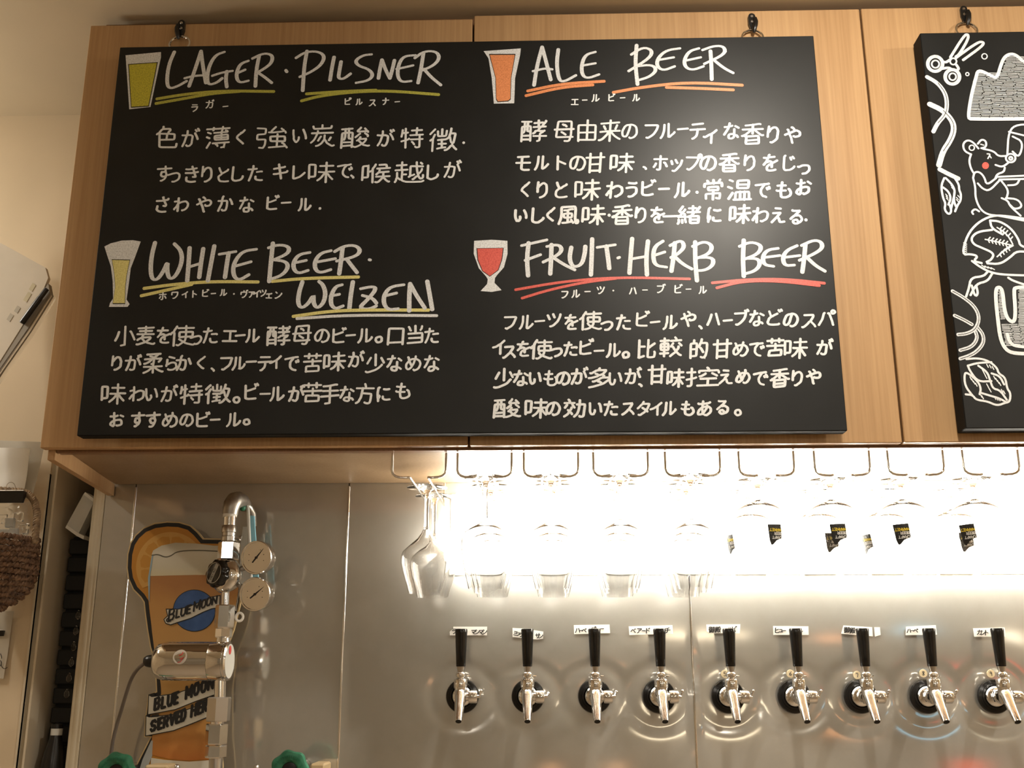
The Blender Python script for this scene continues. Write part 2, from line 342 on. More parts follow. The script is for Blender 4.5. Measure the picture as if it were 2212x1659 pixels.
GLY["ビ"] = [[23,50,35,51,58,59],[66,75,69,70],[56,74,58,73,61,67],[62,23,50,22,34,22,26,24,24,25,23,29,23,70]]
GLY["ー"] = [[67,48,17,48]]
GLY["ル"] = [[29,70,28,48,27,41,23,30,16,23],[70,42,70,40,67,36,58,29,53,26,48,25,47,26,47,71]]
GLY["小"] = [[57,60,59,60,61,59,67,47,72,34],[23,59,19,46,13,34],[30,18,40,18,42,20,42,75]]
GLY["麦"] = [[28,40,30,36,38,29,39,26],[28,40,24,39,15,34,14,34],[45,26,47,24,64,19,70,18,73,20],[64,62,21,62],[68,72,16,72],[42,77,42,52],[13,52,70,52],[35,51,31,42,29,42,28,40],[31,42,33,41,58,41,57,37,52,32,46,29,45,26,39,26,38,24,35,23,15,18,11,20]]
GLY["を"] = [[46,46,51,47,65,53],[28,52,18,42],[28,52,28,56,31,61,32,65],[46,43,40,42,32,36,30,31,30,25,32,23,38,20,53,20,61,21],[35,66,35,73,38,76],[28,52,31,51,36,53,39,53,42,52,45,50,46,46,46,33],[17,66,32,65,35,66,56,67]]
GLY["使"] = [[20,59,16,58,12,52],[51,43,69,43,69,58,34,58,35,43,51,43],[72,70,32,70],[74,20,71,18,67,18,52,23,40,31,35,37],[28,19,32,18,40,22,48,30,50,33,51,41,51,76],[21,18,21,57,20,59,22,66,25,71,28,77]]
GLY["エ"] = [[42,64,42,27],[64,64,19,65],[68,26,15,27]]
GLY["酵"] = [[14,34,34,34],[14,23,34,23],[53,47,54,52,57,54,57,57],[50,18,53,18,57,19,57,37,58,40,63,43,64,46],[72,32,42,32],[28,74,27,46,34,45],[66,68,63,69,63,70,43,70],[20,74,20,50,18,43,14,42],[35,74,13,74],[53,58,53,77],[14,18,14,61,34,61,34,19],[70,58,41,58],[62,58,63,63,70,74,69,75],[41,40,43,41,45,43,46,45,47,46,53,47,55,46,64,46,67,47]]
GLY["母"] = [[48,60,43,64,41,64,40,65,38,66],[47,37,39,42,35,44],[70,52,14,52],[45,19,46,18,54,18,58,20,62,34,63,57,63,74,25,74,19,30,68,29]]
GLY["の"] = [[43,68,43,63,41,54,37,40,34,33,29,28,22,28,18,32,16,38,16,47,20,57,24,62,32,67,38,68,45,69,54,67,59,64,64,58,67,51,68,43,66,36,62,29,57,25,49,22,45,22,42,24]]
GLY["口"] = [[65,25,18,25],[18,20,19,70,65,69,65,20]]
GLY["当"] = [[42,53,42,76],[65,37,21,37],[58,61,62,67,64,74],[26,62,25,63,23,69,19,74],[18,21,65,21,65,52,19,52]]
GLY["柔"] = [[37,36,35,32,26,25,15,20,12,20],[46,65,33,68,31,68],[47,36,48,32,57,26,70,20,73,21],[41,45,35,46],[36,60,35,57,29,52,16,46,14,47],[63,75,21,75],[13,37,35,37,37,36,47,36,49,37,70,37],[56,74,53,70,47,67,46,65,43,58,43,48,41,45,42,18],[59,50,60,51,65,56,66,60,64,60,52,60,48,62,36,60,15,60]]
GLY["ら"] = [[25,43,23,40,23,37],[25,43,24,44,25,61],[25,43,29,42,31,45,39,48,50,50,58,47,62,44,63,40,63,34,62,31,60,28,57,25,50,22,42,21,32,21,29,23],[54,68,32,73]]
GLY["フ"] = [[20,67,63,67,63,62,60,52,56,43,51,36,42,29,34,25,30,23,25,24]]
GLY["テ"] = [[43,52,43,40,39,30,33,24,29,21,25,21],[24,70,60,70],[16,52,68,52]]
GLY["ィ"] = [[42,46,37,45,21,37,17,38],[42,46,43,18],[42,46,44,49,49,52,58,60]]
GLY["苦"] = [[42,38,42,60],[70,53,14,53],[54,64,54,77],[29,64,29,77],[14,71,69,71],[21,21,63,21,63,38,22,38,21,21]]
GLY["少"] = [[63,41,62,41,52,31,42,25,23,19,13,18,10,20],[70,49,60,65],[24,66,22,60,14,47],[41,40,41,77]]
GLY["め"] = [[26,58,38,62,53,62,59,59,63,56,65,53,68,46,68,40,64,31,60,26,51,21,47,21,43,23],[37,38,34,40,31,46,29,52,26,55,26,58,23,68,21,69],[50,73,50,65,47,60,47,57,42,46,40,40,37,38,37,35,35,34,30,29,25,26,21,26,17,29,15,32,15,40,17,45,20,51,24,54,26,55]]
GLY["手"] = [[28,18,39,18,41,19,42,21,42,73],[71,41,13,41],[67,57,18,57],[64,76,59,76,42,73,38,73,19,72]]
GLY["方"] = [[32,49,63,48,61,30,58,20,54,18,47,18,41,20],[43,65,44,72,42,77,40,78],[70,65,15,65],[14,19,19,21,23,25,25,29,29,36,32,49,34,65]]
GLY["に"] = [[20,30,23,31,26,38,25,41],[64,65,53,64,41,65],[67,25,54,24,43,25,38,30,38,37],[20,21,20,30,18,34,18,50,21,72,25,74]]
GLY["も"] = [[56,50,59,48,61,47,65,38,65,32,63,27,56,22,48,20,38,21,35,23,32,25,31,28,30,38,34,73],[47,62,27,62,18,63],[47,44,24,44,18,45,15,47]]
GLY["お"] = [[58,66,70,59],[43,24,46,22,53,23,60,26,64,30,64,41,61,45,57,47,45,47,34,45,23,40,19,35,17,32,17,29,19,26,25,22,29,21,30,22,32,24,32,75],[16,62,25,61,39,62,47,64]]
GLY["由"] = [[17,43,66,43],[42,77,42,22],[17,22,66,22,66,63,17,63,17,18]]
GLY["来"] = [[45,45,47,42,47,41,54,33,64,25,70,22],[39,45,35,40,35,39,21,26,14,22,11,23],[56,52,59,56,61,62],[24,61,28,53],[67,69,16,69],[42,77,42,18],[13,46,37,46,39,45,45,45,47,46,70,46]]
GLY["香"] = [[24,30,61,30],[24,41,21,42,20,45],[48,60,49,57,55,52,69,43,73,44],[42,73,42,48],[71,61,13,61],[20,72,42,73,59,76,64,75],[36,61,35,57,28,51,20,45,18,45,14,42,12,43],[24,41,60,41,61,20,24,20,24,41]]
GLY["モ"] = [[62,68,23,68],[38,68,38,27,41,24,46,23,65,23],[68,48,18,48]]
GLY["ト"] = [[34,53,38,53,45,51,62,43],[34,22,34,72]]
GLY["甘"] = [[58,43,26,43],[58,23,26,23],[26,18,26,76],[71,64,13,64],[58,76,58,19]]
GLY["ホ"] = [[57,47,60,46,68,32],[18,32,22,38,26,46],[31,23,33,21,40,21,43,24,43,74],[68,61,17,61]]
GLY["ッ"] = [[45,47,42,48,39,58],[29,20,34,19,41,23,51,31,57,40,60,48,62,56],[23,54,27,43]]
GLY["プ"] = [[18,67,59,66,68,65,72,66,73,68,74,70,74,73,73,75,70,78,67,78,63,75,62,72,62,60,59,51,54,42,48,34,41,28,30,23,28,22,23,24]]
GLY["じ"] = [[53,59,48,67],[62,63,58,70],[65,33,64,30,58,25,53,22,48,20,36,20,32,21,28,24,25,30,25,53,26,70,29,75]]
GLY["う"] = [[21,53,39,57,50,57,56,54,60,48,60,40,58,35,52,28,45,24,38,21,32,21,31,22,29,22],[57,73,54,70,48,70,32,72,29,74]]
GLY["常"] = [[42,67,42,77],[42,46,57,46,58,57,26,57,27,46,42,46],[59,67,58,72,63,77],[25,67,25,73,23,76],[42,46,42,18],[52,22,54,21,55,20,62,20,64,21,64,36,20,36,20,21],[69,57,69,67,42,67,15,67,15,57]]
GLY["温"] = [[56,19,56,41],[36,63,65,63],[45,41,45,19],[25,38,15,21],[25,72,18,76,16,75],[13,57,22,52],[65,63,64,52,36,52,36,74,64,74,65,63],[33,20,33,41,67,41,67,20],[72,19,28,19]]
GLY["風"] = [[13,19,17,28,19,38,20,53,20,74,63,74,64,65,64,37,65,25,68,19,72,19,73,21,73,25,72,30],[41,38,54,38,54,53,29,53,29,38,41,38],[41,24,41,63],[55,25,36,23,25,23],[56,65,52,66,43,64,41,63,28,63],[52,32,55,25,57,24,59,20]]
GLY["一"] = [[71,48,13,48]]
GLY["緒"] = [[17,43,13,41],[17,43,19,42,31,43],[54,55,53,51,50,48,48,45],[68,32,45,32],[33,24,30,35],[12,20,14,25,14,32],[23,32,24,21],[52,56,52,77],[65,66,63,67,60,69,41,69],[61,56,62,61,64,63,70,73],[32,40,29,51],[72,56,37,56],[17,43,17,47,22,53,23,57,25,58,29,64,30,67],[23,57,18,57,16,59,15,62,24,77],[45,43,45,20,68,20,68,43,50,43,48,45,38,42]]
GLY["え"] = [[50,56,49,52,40,43,38,38],[50,56,23,54],[31,73,53,70],[68,21,55,21,51,22,48,26,46,36,43,38,38,38,35,37,19,21]]
GLY["る"] = [[53,70,51,66,37,54,37,52],[53,70,26,70,25,71],[37,52,28,46,19,38],[50,22,49,29,44,34,41,35,36,35,33,34,31,31,30,26,33,23,38,20,48,20,50,22,57,24,62,28,64,33,64,39,63,42,59,47,54,50,50,51,38,50,37,52]]
GLY["ツ"] = [[36,71,37,70,42,57],[65,69,66,67,63,57,58,46,55,41,46,31,41,28,32,23,28,23],[23,52,18,66,15,67]]
GLY["ハ"] = [[52,67,63,40,68,26],[17,25,26,43,30,56,32,65]]
GLY["ブ"] = [[61,66,18,67],[68,79,72,73],[23,24,29,22,38,26,43,30,52,38,57,47,62,60,61,66,63,71,59,76]]
GLY["ど"] = [[34,51,33,49,26,43,23,37,22,31,25,25,30,22,41,20,61,22,64,25],[34,51,39,52,41,54,56,62],[34,51,25,70],[72,70,69,76],[64,67,61,73,59,74]]
GLY["ス"] = [[47,43,62,29,65,24],[47,43,47,46,56,59,57,67,23,67],[47,43,43,42,38,36,26,26,20,23,17,24]]
GLY["パ"] = [[48,66,50,66,51,65,54,59,64,35,67,25,69,23],[16,24,27,46,31,65,35,67],[71,66,69,64,63,64,60,68,60,72,62,74,64,76,70,75,73,72,73,68,71,66]]
GLY["イ"] = [[45,55,40,54,29,48,17,45],[45,55,46,21],[45,55,47,58,59,68]]
GLY["比"] = [[18,56,36,56],[47,51,51,51,54,53,68,63],[47,76,47,26,48,21,50,20,56,19,67,20,69,23,70,31,70,34,69,37],[36,26,24,22,19,21,18,76]]
GLY["較"] = [[56,34,56,31],[56,34,58,36,62,42,63,47],[56,34,52,38,48,47],[56,68,56,74,54,76,52,78],[56,31,58,30,66,21,71,19],[56,31,47,23,40,18],[71,50,64,59],[48,60,41,49],[14,50,34,50],[35,29,12,29],[70,68,41,68],[35,70,13,70],[24,60,14,60,14,40,34,39,34,60,24,60],[24,77,24,18]]
GLY["的"] = [[15,47,35,47],[24,67,25,77],[48,67,69,66,69,42,66,23,63,19,62,19,53,19,50,21],[47,51,50,49,57,37],[15,25,35,25,35,66,15,66,15,19],[51,78,48,67,47,65,43,57,42,56,42,54]]
GLY["多"] = [[38,55,37,57,36,59,31,61],[38,72,39,76,41,78],[50,47,51,53,54,54],[48,28,47,30,43,34,42,35,38,35],[14,47,21,47,37,53,38,55,43,56,49,60,54,65,57,69,56,72,38,72,33,71,31,69,20,62,16,63],[16,18,26,19,47,26,48,28,53,29,59,34,67,42,67,47,50,47,45,46,36,40,27,35,24,35]]
GLY["控"] = [[54,69,52,76,50,78],[52,42,52,20],[59,60,69,51],[36,50,40,52,46,58,47,60],[28,64,12,64],[21,77,21,23,19,19,14,18],[72,20,32,20],[30,48,28,45,12,40],[72,62,71,69,54,69,35,69,35,62],[67,42,38,42]]
GLY["効"] = [[29,34,31,34,33,32,36,28,36,27],[29,38,26,39,24,42],[28,67,28,73,25,77,24,78],[35,60,42,50],[15,50,21,60],[42,67,14,67],[56,20,57,18,64,18,67,21,69,38,70,60,48,61],[42,19,50,28,54,40,56,61,56,76],[14,19,24,28,27,33,29,34,29,38,31,40,34,47,34,50]]
GLY["あ"] = [[36,28,33,27,28,24,23,24,19,25,17,30,18,36,21,41,29,48,34,50],[18,67,20,65,42,65,60,68,63,70],[36,31,40,32,45,38,52,50,54,57],[35,52,43,54,57,53,62,51,67,45,68,36,65,29,60,25,53,21,49,20,45,22],[37,24,35,36,34,50,35,52,35,62,36,74]]
GLY["タ"] = [[37,66,38,71,40,74],[37,66,35,65,30,59,23,52,18,48,16,48],[22,22,28,21,36,26,44,32,54,43,62,58,63,63,62,65,37,66],[36,50,48,42,50,42,53,38,58,35]]
GLY["大"] = [[42,55,39,52,37,45,31,33,24,25,19,21,14,19],[70,57,45,57,42,55,38,57,14,57],[69,20,64,23,54,32,46,46,45,52,42,55,41,59,42,77]]
GLY["ラ"] = [[32,22,35,21,40,23,52,31,56,35,62,44,64,53,63,54,20,54],[25,70,61,70]]
GLY["ガ"] = [[63,67,59,73],[70,70,67,76],[43,24,45,22,50,21,55,22,58,24,61,36,62,59,16,60],[37,72,37,56,33,41,30,34,25,28,19,22,16,22]]
GLY["ピ"] = [[23,50,35,51,58,59],[59,71,58,70,59,67,63,64,68,64,71,68,71,72,70,74,67,76,63,76,60,75,59,73,59,71],[62,23,50,22,34,22,26,24,24,25,23,29,23,70]]
GLY["ナ"] = [[69,56,16,56],[24,22,28,22,36,29,42,41,44,56,43,72]]
GLY["ワ"] = [[19,49,19,67,63,67,64,65,62,51,60,45,54,36,49,30,40,24,35,22,30,23]]
GLY["ヴ"] = [[40,62,40,73],[68,77,70,72],[62,69,59,75],[28,22,33,21,41,24,52,32,57,38,60,46,62,53,63,61,18,62,18,46]]
GLY["ァ"] = [[43,49,41,47,41,38,39,31,36,26,29,19,25,19],[21,57,62,56,60,50,52,41,50,41]]
GLY["ェ"] = [[42,24,42,54],[63,23,21,23],[23,54,61,54,63,57]]
GLY["ン"] = [[68,60,68,55,67,52,60,45,50,35,48,35,45,31,32,26,24,23,19,24],[23,69,33,61]]
GLY["マ"] = [[42,36,43,32,49,26,52,22],[42,36,48,41,62,56,65,61,65,65,16,66],[42,36,38,37,28,46]]
GLY["シ"] = [[68,58,68,53,64,48,53,37,47,32,34,26,24,23,20,23],[29,49,18,55],[39,64,29,71]]
GLY["ミ"] = [[63,66,61,64,58,64,47,68,29,71],[26,52,43,49,55,45],[21,32,47,26,57,23,58,22]]
GLY["ク"] = [[37,65,62,64,63,63,63,59,59,51,55,43,44,31,36,25,30,22,23,22],[37,65,37,69,40,74],[37,65,34,64,30,58,24,52,19,48,18,48]]
GLY["サ"] = [[29,41,29,72],[35,22,39,21,43,24,48,28,52,34,54,41,54,48,54,73,57,75],[69,58,14,58]]
GLY["バ"] = [[48,66,50,66,51,65,54,59,64,35,67,25,69,23],[63,67,60,73],[65,76,68,76,72,70],[16,24,27,46,31,65,35,67]]
GLY["ベ"] = [[58,59,54,66],[18,41,18,43,32,59,37,60,39,59,50,49,68,28],[64,69,68,63]]
GLY["ア"] = [[20,23,25,22,28,23,36,31,40,42,41,53,41,56],[18,69,67,68,65,63,63,60,56,52,52,50]]
GLY["ド"] = [[31,52,37,52,48,48,59,43,60,41],[56,62,52,69],[65,65,62,72,59,73],[31,21,31,71]]
GLY["御"] = [[41,41,50,41],[19,51,15,50,13,47],[31,23,31,44],[12,65,17,70,23,78],[58,18,58,72,70,72,70,29,65,28],[50,70,34,70],[41,70,41,24],[51,54,30,54],[52,25,41,24,39,23,31,23,29,21,27,22],[34,77,34,70,31,68,29,63,23,63,19,53,19,18]]
GLY["殿"] = [[46,55,48,57,50,62,51,75,64,75,65,57,66,56,72,56],[35,30,36,29,40,23],[25,28,22,20],[26,36,26,57],[36,36,36,57],[40,49,16,50],[41,36,20,36],[12,19,12,22,14,28,15,39,16,75,39,75,40,74,40,64,16,63],[71,19,63,23,54,31,51,38,48,45,48,47,67,47,68,46,67,41,58,28,50,21,46,19,43,19]]
GLY["チ"] = [[43,68,43,45,41,37,37,29,31,23,28,21,26,21],[69,50,15,50],[59,72,43,68,41,68,21,67,21,68,20,68]]
GLY["ヒ"] = [[26,51,35,52,60,60],[64,25,57,24,39,23,31,24,27,27,26,30,26,72,29,75]]
GLY["ュ"] = [[52,25,52,30,54,46,54,53,26,53],[64,24,20,24]]
GLY["カ"] = [[39,73,38,54,34,41,28,30,20,23,18,23],[45,23,58,23,60,26,63,38,63,60,19,60]]
GLY["、"] = [[15,32,19,30,24,25,24,23]]
GLY["。"] = [[29,26,29,23,27,21,24,19,19,18,15,20,13,23,12,25,12,29,13,32,16,35,24,36,29,31,29,26]]
GLY["・"] = []
GLY["-"] = [[23,36,13,36]]
GLY["."] = []
# ------------------------------------------------------------------ the setting
def struct(o): o['kind'] = 'structure'; return o
RX0, RX1, RY0 = -2.4, 2.9, -4.4
struct(MB().box(RX0, RX1, RY0, 1.6, -.05, 0).build('floor', mat('floor_tile', (.42, .34, .25), .5)))
ceil = struct(MB().box(RX0-.05, RX1+.05, RY0-.05, 1.65, ZC, ZC+.06).build('ceiling', 'ceiling'))
struct(MB().box(RX0-.05, RX0, RY0, YW, 0, ZC).build('wall_left', 'plaster'))
struct(MB().box(RX1, RX1+.05, RY0, YW+.6, 0, ZC).build('wall_right', 'plaster'))
wf = struct(MB().box(RX0, RX1, RY0-.05, RY0, 0, ZC).build('wall_front', noise_col(mat('far_wall', (.4, .3, .2), .7), (.36, .33, .27), (.48, .44, .37), nscale=1.3, space='World')))
for dx, dy in DOWNLIGHTS:
    MB().lathe([(.034, 0), (.05, 0), (.05, .006), (.046, .006), (.034, .0)], (dx, dy, ZC), (0, 0, -1), 28, cap=False).build('downlight_ring', 'white', ceil)
    MB().lathe([(0, -.012), (.034, -.012)], (dx, dy, ZC-.014), (0, 0, -1), 24, cap=False).build('downlight_lens', 'lamp_disc', ceil)
for loc_, pw_, rd_ in UNSEEN_PENDANTS:
    MB().cyl((loc_[0], loc_[1], loc_[2]+rd_*.6), (loc_[0], loc_[1], ZC), .004, n=8).build('unseen_pendant_cord', 'black', ceil)
    MB().lathe([(rd_*.62, rd_*.80), (rd_*.30, rd_*1.15), (.008, rd_*1.2)], loc_, (0, 0, 1), 20, cap=False).build('unseen_pendant_cap', 'nickel', ceil)
XB = -.9610; XA = -.9760; XP0 = -.8835; XP1 = -.8605
wb = struct(MB().box(RX0, XA, YW, YW+.10, 0, ZC).build('wall_back', 'plaster'))
MB().box(XA, XB-.004, YW+.006, YW+.10, 0, ZC).build('door_frame_groove', 'trim', wb)
MB().box(XA-.0035, XA, YW-.002, YW+.006, 0, 1.99).build('frame_bead', 'door_paint', wb)
MB().box(XB-.004, XB, YW-.001, YW+.10, 0, ZC).build('frame_bead', 'door_paint', wb)
rl = struct(MB().box(XB-.05, XB-.004, YW+.10, YW+.80, 0, ZC).build('wall_recess_left', 'trim'))
MB().box(XB-.004, XB, YW+.10, YW+.80, 0, ZC).build('jamb_face', 'trim', rl)
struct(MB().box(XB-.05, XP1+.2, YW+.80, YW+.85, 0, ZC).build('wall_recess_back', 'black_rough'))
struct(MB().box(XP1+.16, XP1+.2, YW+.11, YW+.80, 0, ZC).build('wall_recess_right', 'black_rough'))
MB().box(XP0+.004, RX1, YW+.0065, YW+.10, 0, ZC).build('backing_panel', 'plaster', wb)
MB().lathe([(.0105, 0), (.0105, 2.1)], ((XP0+XP1)/2, YW+.006, 0), (0, 0, 1), 20).build('corner_post', 'trim', wb, smooth=True)
MB().box(XP0, XP1, YW-.003, YW+.02, 0, 1.985, bev=.002).build('post_trim', 'trim', wb)
# steel sheets with pressed-in dimples round the tap holes
TAPX = [at(u, 1503, YW).x for u in (999.3, 1140.6, 1284, 1423, 1571.5, 1714, 1857, 1999, 2145)]
TAPZ = at(1571, 1504, YW).z
def dent(x, z):
    d = 0
    for tx in TAPX:
        r = math.hypot(x-tx, (z-TAPZ)*1.05)
        if r < .17: d += .0012*math.exp(-(r/.036)**2) + .0010*math.exp(-((r-.058)/.012)**2) + .0022*math.exp(-(r/.072)**2)
    d += .0012*math.exp(-((z-TAPZ)/.085)**2)
    return d
def sheet(x0, x1, z0, z1, wavy):
    mb = MB()
    if not wavy: mb.box(x0, x1, YW-.0015, YW+.003, z0, z1)
    else:
        st = .0045
        nx = int((x1-x0)/st); za, zb = TAPZ-.19, TAPZ+.19; nz = int((zb-za)/st)
        X = [x0+(x1-x0)*i/nx for i in range(nx+1)]; Z = [za+(zb-za)*j/nz for j in range(nz+1)]
        def edge(x, z): return min(1, (x-x0)/.012, (x1-x)/.012, (z-za)/.02, (zb-z)/.02)
        vs = [(x, YW-.0015+max(0, edge(x, z))*min(.0055, dent(x, z)), z) for z in Z for x in X]
        fs = [(j*(nx+1)+i, j*(nx+1)+i+1, (j+1)*(nx+1)+i+1, (j+1)*(nx+1)+i) for j in range(nz) for i in range(nx)]
        mb.add(vs, fs)
        mb.add([(x0, YW-.0015, z0), (x1, YW-.0015, z0), (x1, YW-.0015, za), (x0, YW-.0015, za)], [(0, 1, 2, 3)])
        mb.add([(x0, YW-.0015, zb), (x1, YW-.0015, zb), (x1, YW-.0015, z1), (x0, YW-.0015, z1)], [(0, 1, 2, 3)])
    return mb.build('steel_panel', 'steel', wb, smooth=wavy, angle=60)
SEAM = [-.8605, -.8005, -.3783, .2768, .93, 1.6]
for a, b in zip(SEAM, SEAM[1:]):
    sheet(a+.0012, b-.0012, .9, 1.985, b > -.3 and a < .9)
for x in SEAM[1:-1]:
    MB().tube([(x, YW-.001, .9), (x, YW-.001, 1.962)], .0025, 10).build('seam_strip', 'chrome', wb, smooth=True)
# small coloured lights of the room behind the viewer, seen only as glints in the steel
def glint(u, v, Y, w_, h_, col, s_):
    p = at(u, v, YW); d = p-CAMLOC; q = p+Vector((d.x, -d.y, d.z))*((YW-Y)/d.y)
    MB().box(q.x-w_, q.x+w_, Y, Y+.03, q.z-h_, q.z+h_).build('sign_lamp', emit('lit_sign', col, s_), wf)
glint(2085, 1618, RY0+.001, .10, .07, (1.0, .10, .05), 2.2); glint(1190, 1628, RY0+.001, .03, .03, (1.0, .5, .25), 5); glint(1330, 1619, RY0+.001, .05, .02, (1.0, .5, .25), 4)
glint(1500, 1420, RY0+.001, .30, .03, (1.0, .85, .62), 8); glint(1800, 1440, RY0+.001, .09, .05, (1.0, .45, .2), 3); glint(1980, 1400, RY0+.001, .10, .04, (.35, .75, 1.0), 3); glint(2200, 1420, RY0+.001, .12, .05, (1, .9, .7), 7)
# ------------------------------------------------------------------ overhead cabinet
ZB, ZT = 1.966, 2.768
cab = thing('overhead_cabinet', 'long light oak overhead cabinet hanging from the ceiling above the beer taps', 'cabinet', (0, .18, ZB))
XL, XR = -.829, 2.3
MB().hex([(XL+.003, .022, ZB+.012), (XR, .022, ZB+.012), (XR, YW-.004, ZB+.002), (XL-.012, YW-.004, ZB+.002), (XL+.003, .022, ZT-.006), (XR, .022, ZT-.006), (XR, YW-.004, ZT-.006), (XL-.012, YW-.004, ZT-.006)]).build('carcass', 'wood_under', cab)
MB().box(XL+.015, XR, .03, .10, ZT-.005, ZC).build('fascia', 'wood_dark', cab)
MB().box(XL+.02, XR, .0205, .0375, ZB-.004, ZB+.011).build('front_rail', 'wood_dark', cab)
xf, xb = -.812, -.842
MB().hex([(xf-.012, .0205, ZB-.016), (xf, .0205, ZB-.016), (xb, YW-.005, ZB-.021), (xb-.012, YW-.005, ZB-.021), (xf-.012, .0205, ZB+.0115), (xf, .0205, ZB+.0115), (xb, YW-.005, ZB+.0015), (xb-.012, YW-.005, ZB+.0015)]).build('side_rail', 'wood', cab)
DX = [XL, -.1215, -.1180, .5815, .5845, 1.283, 1.286, 2.0]
for k, (a, b, zt) in enumerate(((DX[0], DX[1], ZT-.004), (DX[2], DX[3], ZT+.003), (DX[4], DX[5], ZT+.002), (DX[6], DX[7], ZT+.002))):
    d = MB().box(a, b, 0 if k != 2 else -.0025, .019, ZB, zt, bev=.0012).build('door', wood('door_veneer', (.40, .235, .11), (.52, .325, .16), k*1.7), cab)
    if k < 3:
        gx = [b-.075, a+.06, a+.06][k]
        MB().add([(gx+.042*math.cos(a), .0095+.0042*math.sin(a), ZB-.0004) for a in [-2*PI*q/28 for q in range(28)]], [tuple(range(28))]).build('finger_slot', 'wood_dark', d)
# ------------------------------------------------------------------ blackboards
def quad(c):    # mean rectangle through four measured corners
    return c
B1Y = -.040
b1 = thing('menu_blackboard', 'wide black menu board with handwritten beer styles hanging on the cabinet', 'blackboard', (-.13, B1Y+.0125, 1.977))
x0, x1, z0, z1 = -.7517, .4838, 1.9772, 2.6912
MB().box(x0, x1, B1Y+.0003, B1Y+.024, z0, z1, bev=.001).build('board_panel', 'board_edge', b1)
MB().box(x0+.0012, x1-.0012, B1Y, B1Y+.0006, z0+.0012, z1-.0012).build('board_face', 'board', b1)
def decode(e):
    return [(e[i]/88*1.25-.1, e[i+1]/88*1.25-.3) for i in range(0, len(e), 2)]
class Writer:
    def __init__(s, crop): s.c = crop; s.k = 0; s.Y0 = crop.Y
    def text(s, items, y, size, width, parent, m='chalk', name='writing', slant=.05, kana=.80):
        runs = [[items[0]]]
        for a, b in zip(items, items[1:]):
            if b[1]-a[1] > size*(1.75 if ord(a[0]) > 0x4e00 or ord(b[0]) > 0x4e00 else 1.18): runs.append([])
            runs[-1].append(b)
        for r in runs: s.run(r, y, size, width, parent, m, name, slant, kana)
    def run(s, items, y, size, width, parent, m, name, slant, kana):
        mb = MB()
        for it in items:
            ch, cx = it[0], it[1]; cy = it[2] if len(it) > 2 and it[2] else y; sw = it[3] if len(it) > 3 else None
            if ch in '.・':
                s.k += 1; mb.stroke([s.c(cx, cy), s.c(cx+1, cy)], width*1.5, s.Y0-.00035-(s.k % 8)*4e-5); continue
            big = size*.95 if ord(ch) >= 0x4e00 else size*kana
            W = sw if sw else big*.98; H = big*(1.0)
            if ch == '。': W = H = size
            rot = random.uniform(-.07, -.01); sc = random.uniform(.94, 1.05)
            xs = [v for e in GLY[ch] for v in e[0::2]]; ys = [v for e in GLY[ch] for v in e[1::2]]
            dx0 = (min(xs)+max(xs))/176*1.25-.1; dy0 = .38
            if ch in '。、っッィァェュー一': dy0 = (min(ys)+max(ys))/176*1.25-.3
            if ch == 'ー': W *= .72
            if ch in 'ルハい': W *= .9
            for e in GLY[ch]:
                P = []
                for ex, ey in decode(e):
                    a = (ex-dx0)*W*sc; b = (ey-dy0)*H*sc
                    a += b*slant; b2 = b + a*(-rot)*1.0
                    a += random.uniform(-.012, .012)*size; b2 += random.uniform(-.012, .012)*size
                    P.append(s.c(cx+a, cy-b2))
                s.k += 1
                mb.stroke(soften(P, size/s.c.k*.00075*.055), width*1.16*random.uniform(.92, 1.1), s.Y0-.00035-(s.k % 8)*4e-5, .12)
        return mb.build(name, m, parent)
    def lines(s, L, width, parent, m='chalk_head', name='heading', nib=.38, sm=True, dy=0.0):
        words = [L]
        if name == 'heading':      # one part per word
            I = sorted(L, key=lambda P: (min(p[1] for p in P) > 310, min(p[0] for p in P))); words = [[I[0]]]; edge = max(p[0] for p in I[0]); row = min(p[1] for p in I[0]) > 310
            for P in I[1:]:
                r_ = min(p[1] for p in P) > 310
                if min(p[0] for p in P) > edge+30 or r_ != row: words.append([]); edge = 0
                words[-1].append(P); edge = max(edge, max(p[0] for p in P)); row = r_
        for W_ in words:
            mb = MB()
            for P in W_:
                s.k += 1; Q = s.c.pts(P)
                mb.stroke(smooth2(Q) if sm else Q, width, s.Y0-.0004-dy-(s.k % 8)*4e-5, nib)
            o = mb.build(name, m, parent)
        return o
    def fill(s, P, parent, m, name, dy=0.0, sm=False):
        Q = s.c.pts(P)
        return MB().prism(Q, s.Y0-.0003-dy, s.Y0-.0001-dy).build(name, m, parent)
w1 = Writer(Crop(160, 60, 2.5136, B1Y)); w2 = Writer(Crop(160, 480, 2.5136, B1Y))
w3 = Writer(Crop(1000, 60, 2.572, B1Y)); w4 = Writer(Crop(1000, 490, 2.572, B1Y))
HW = .0068
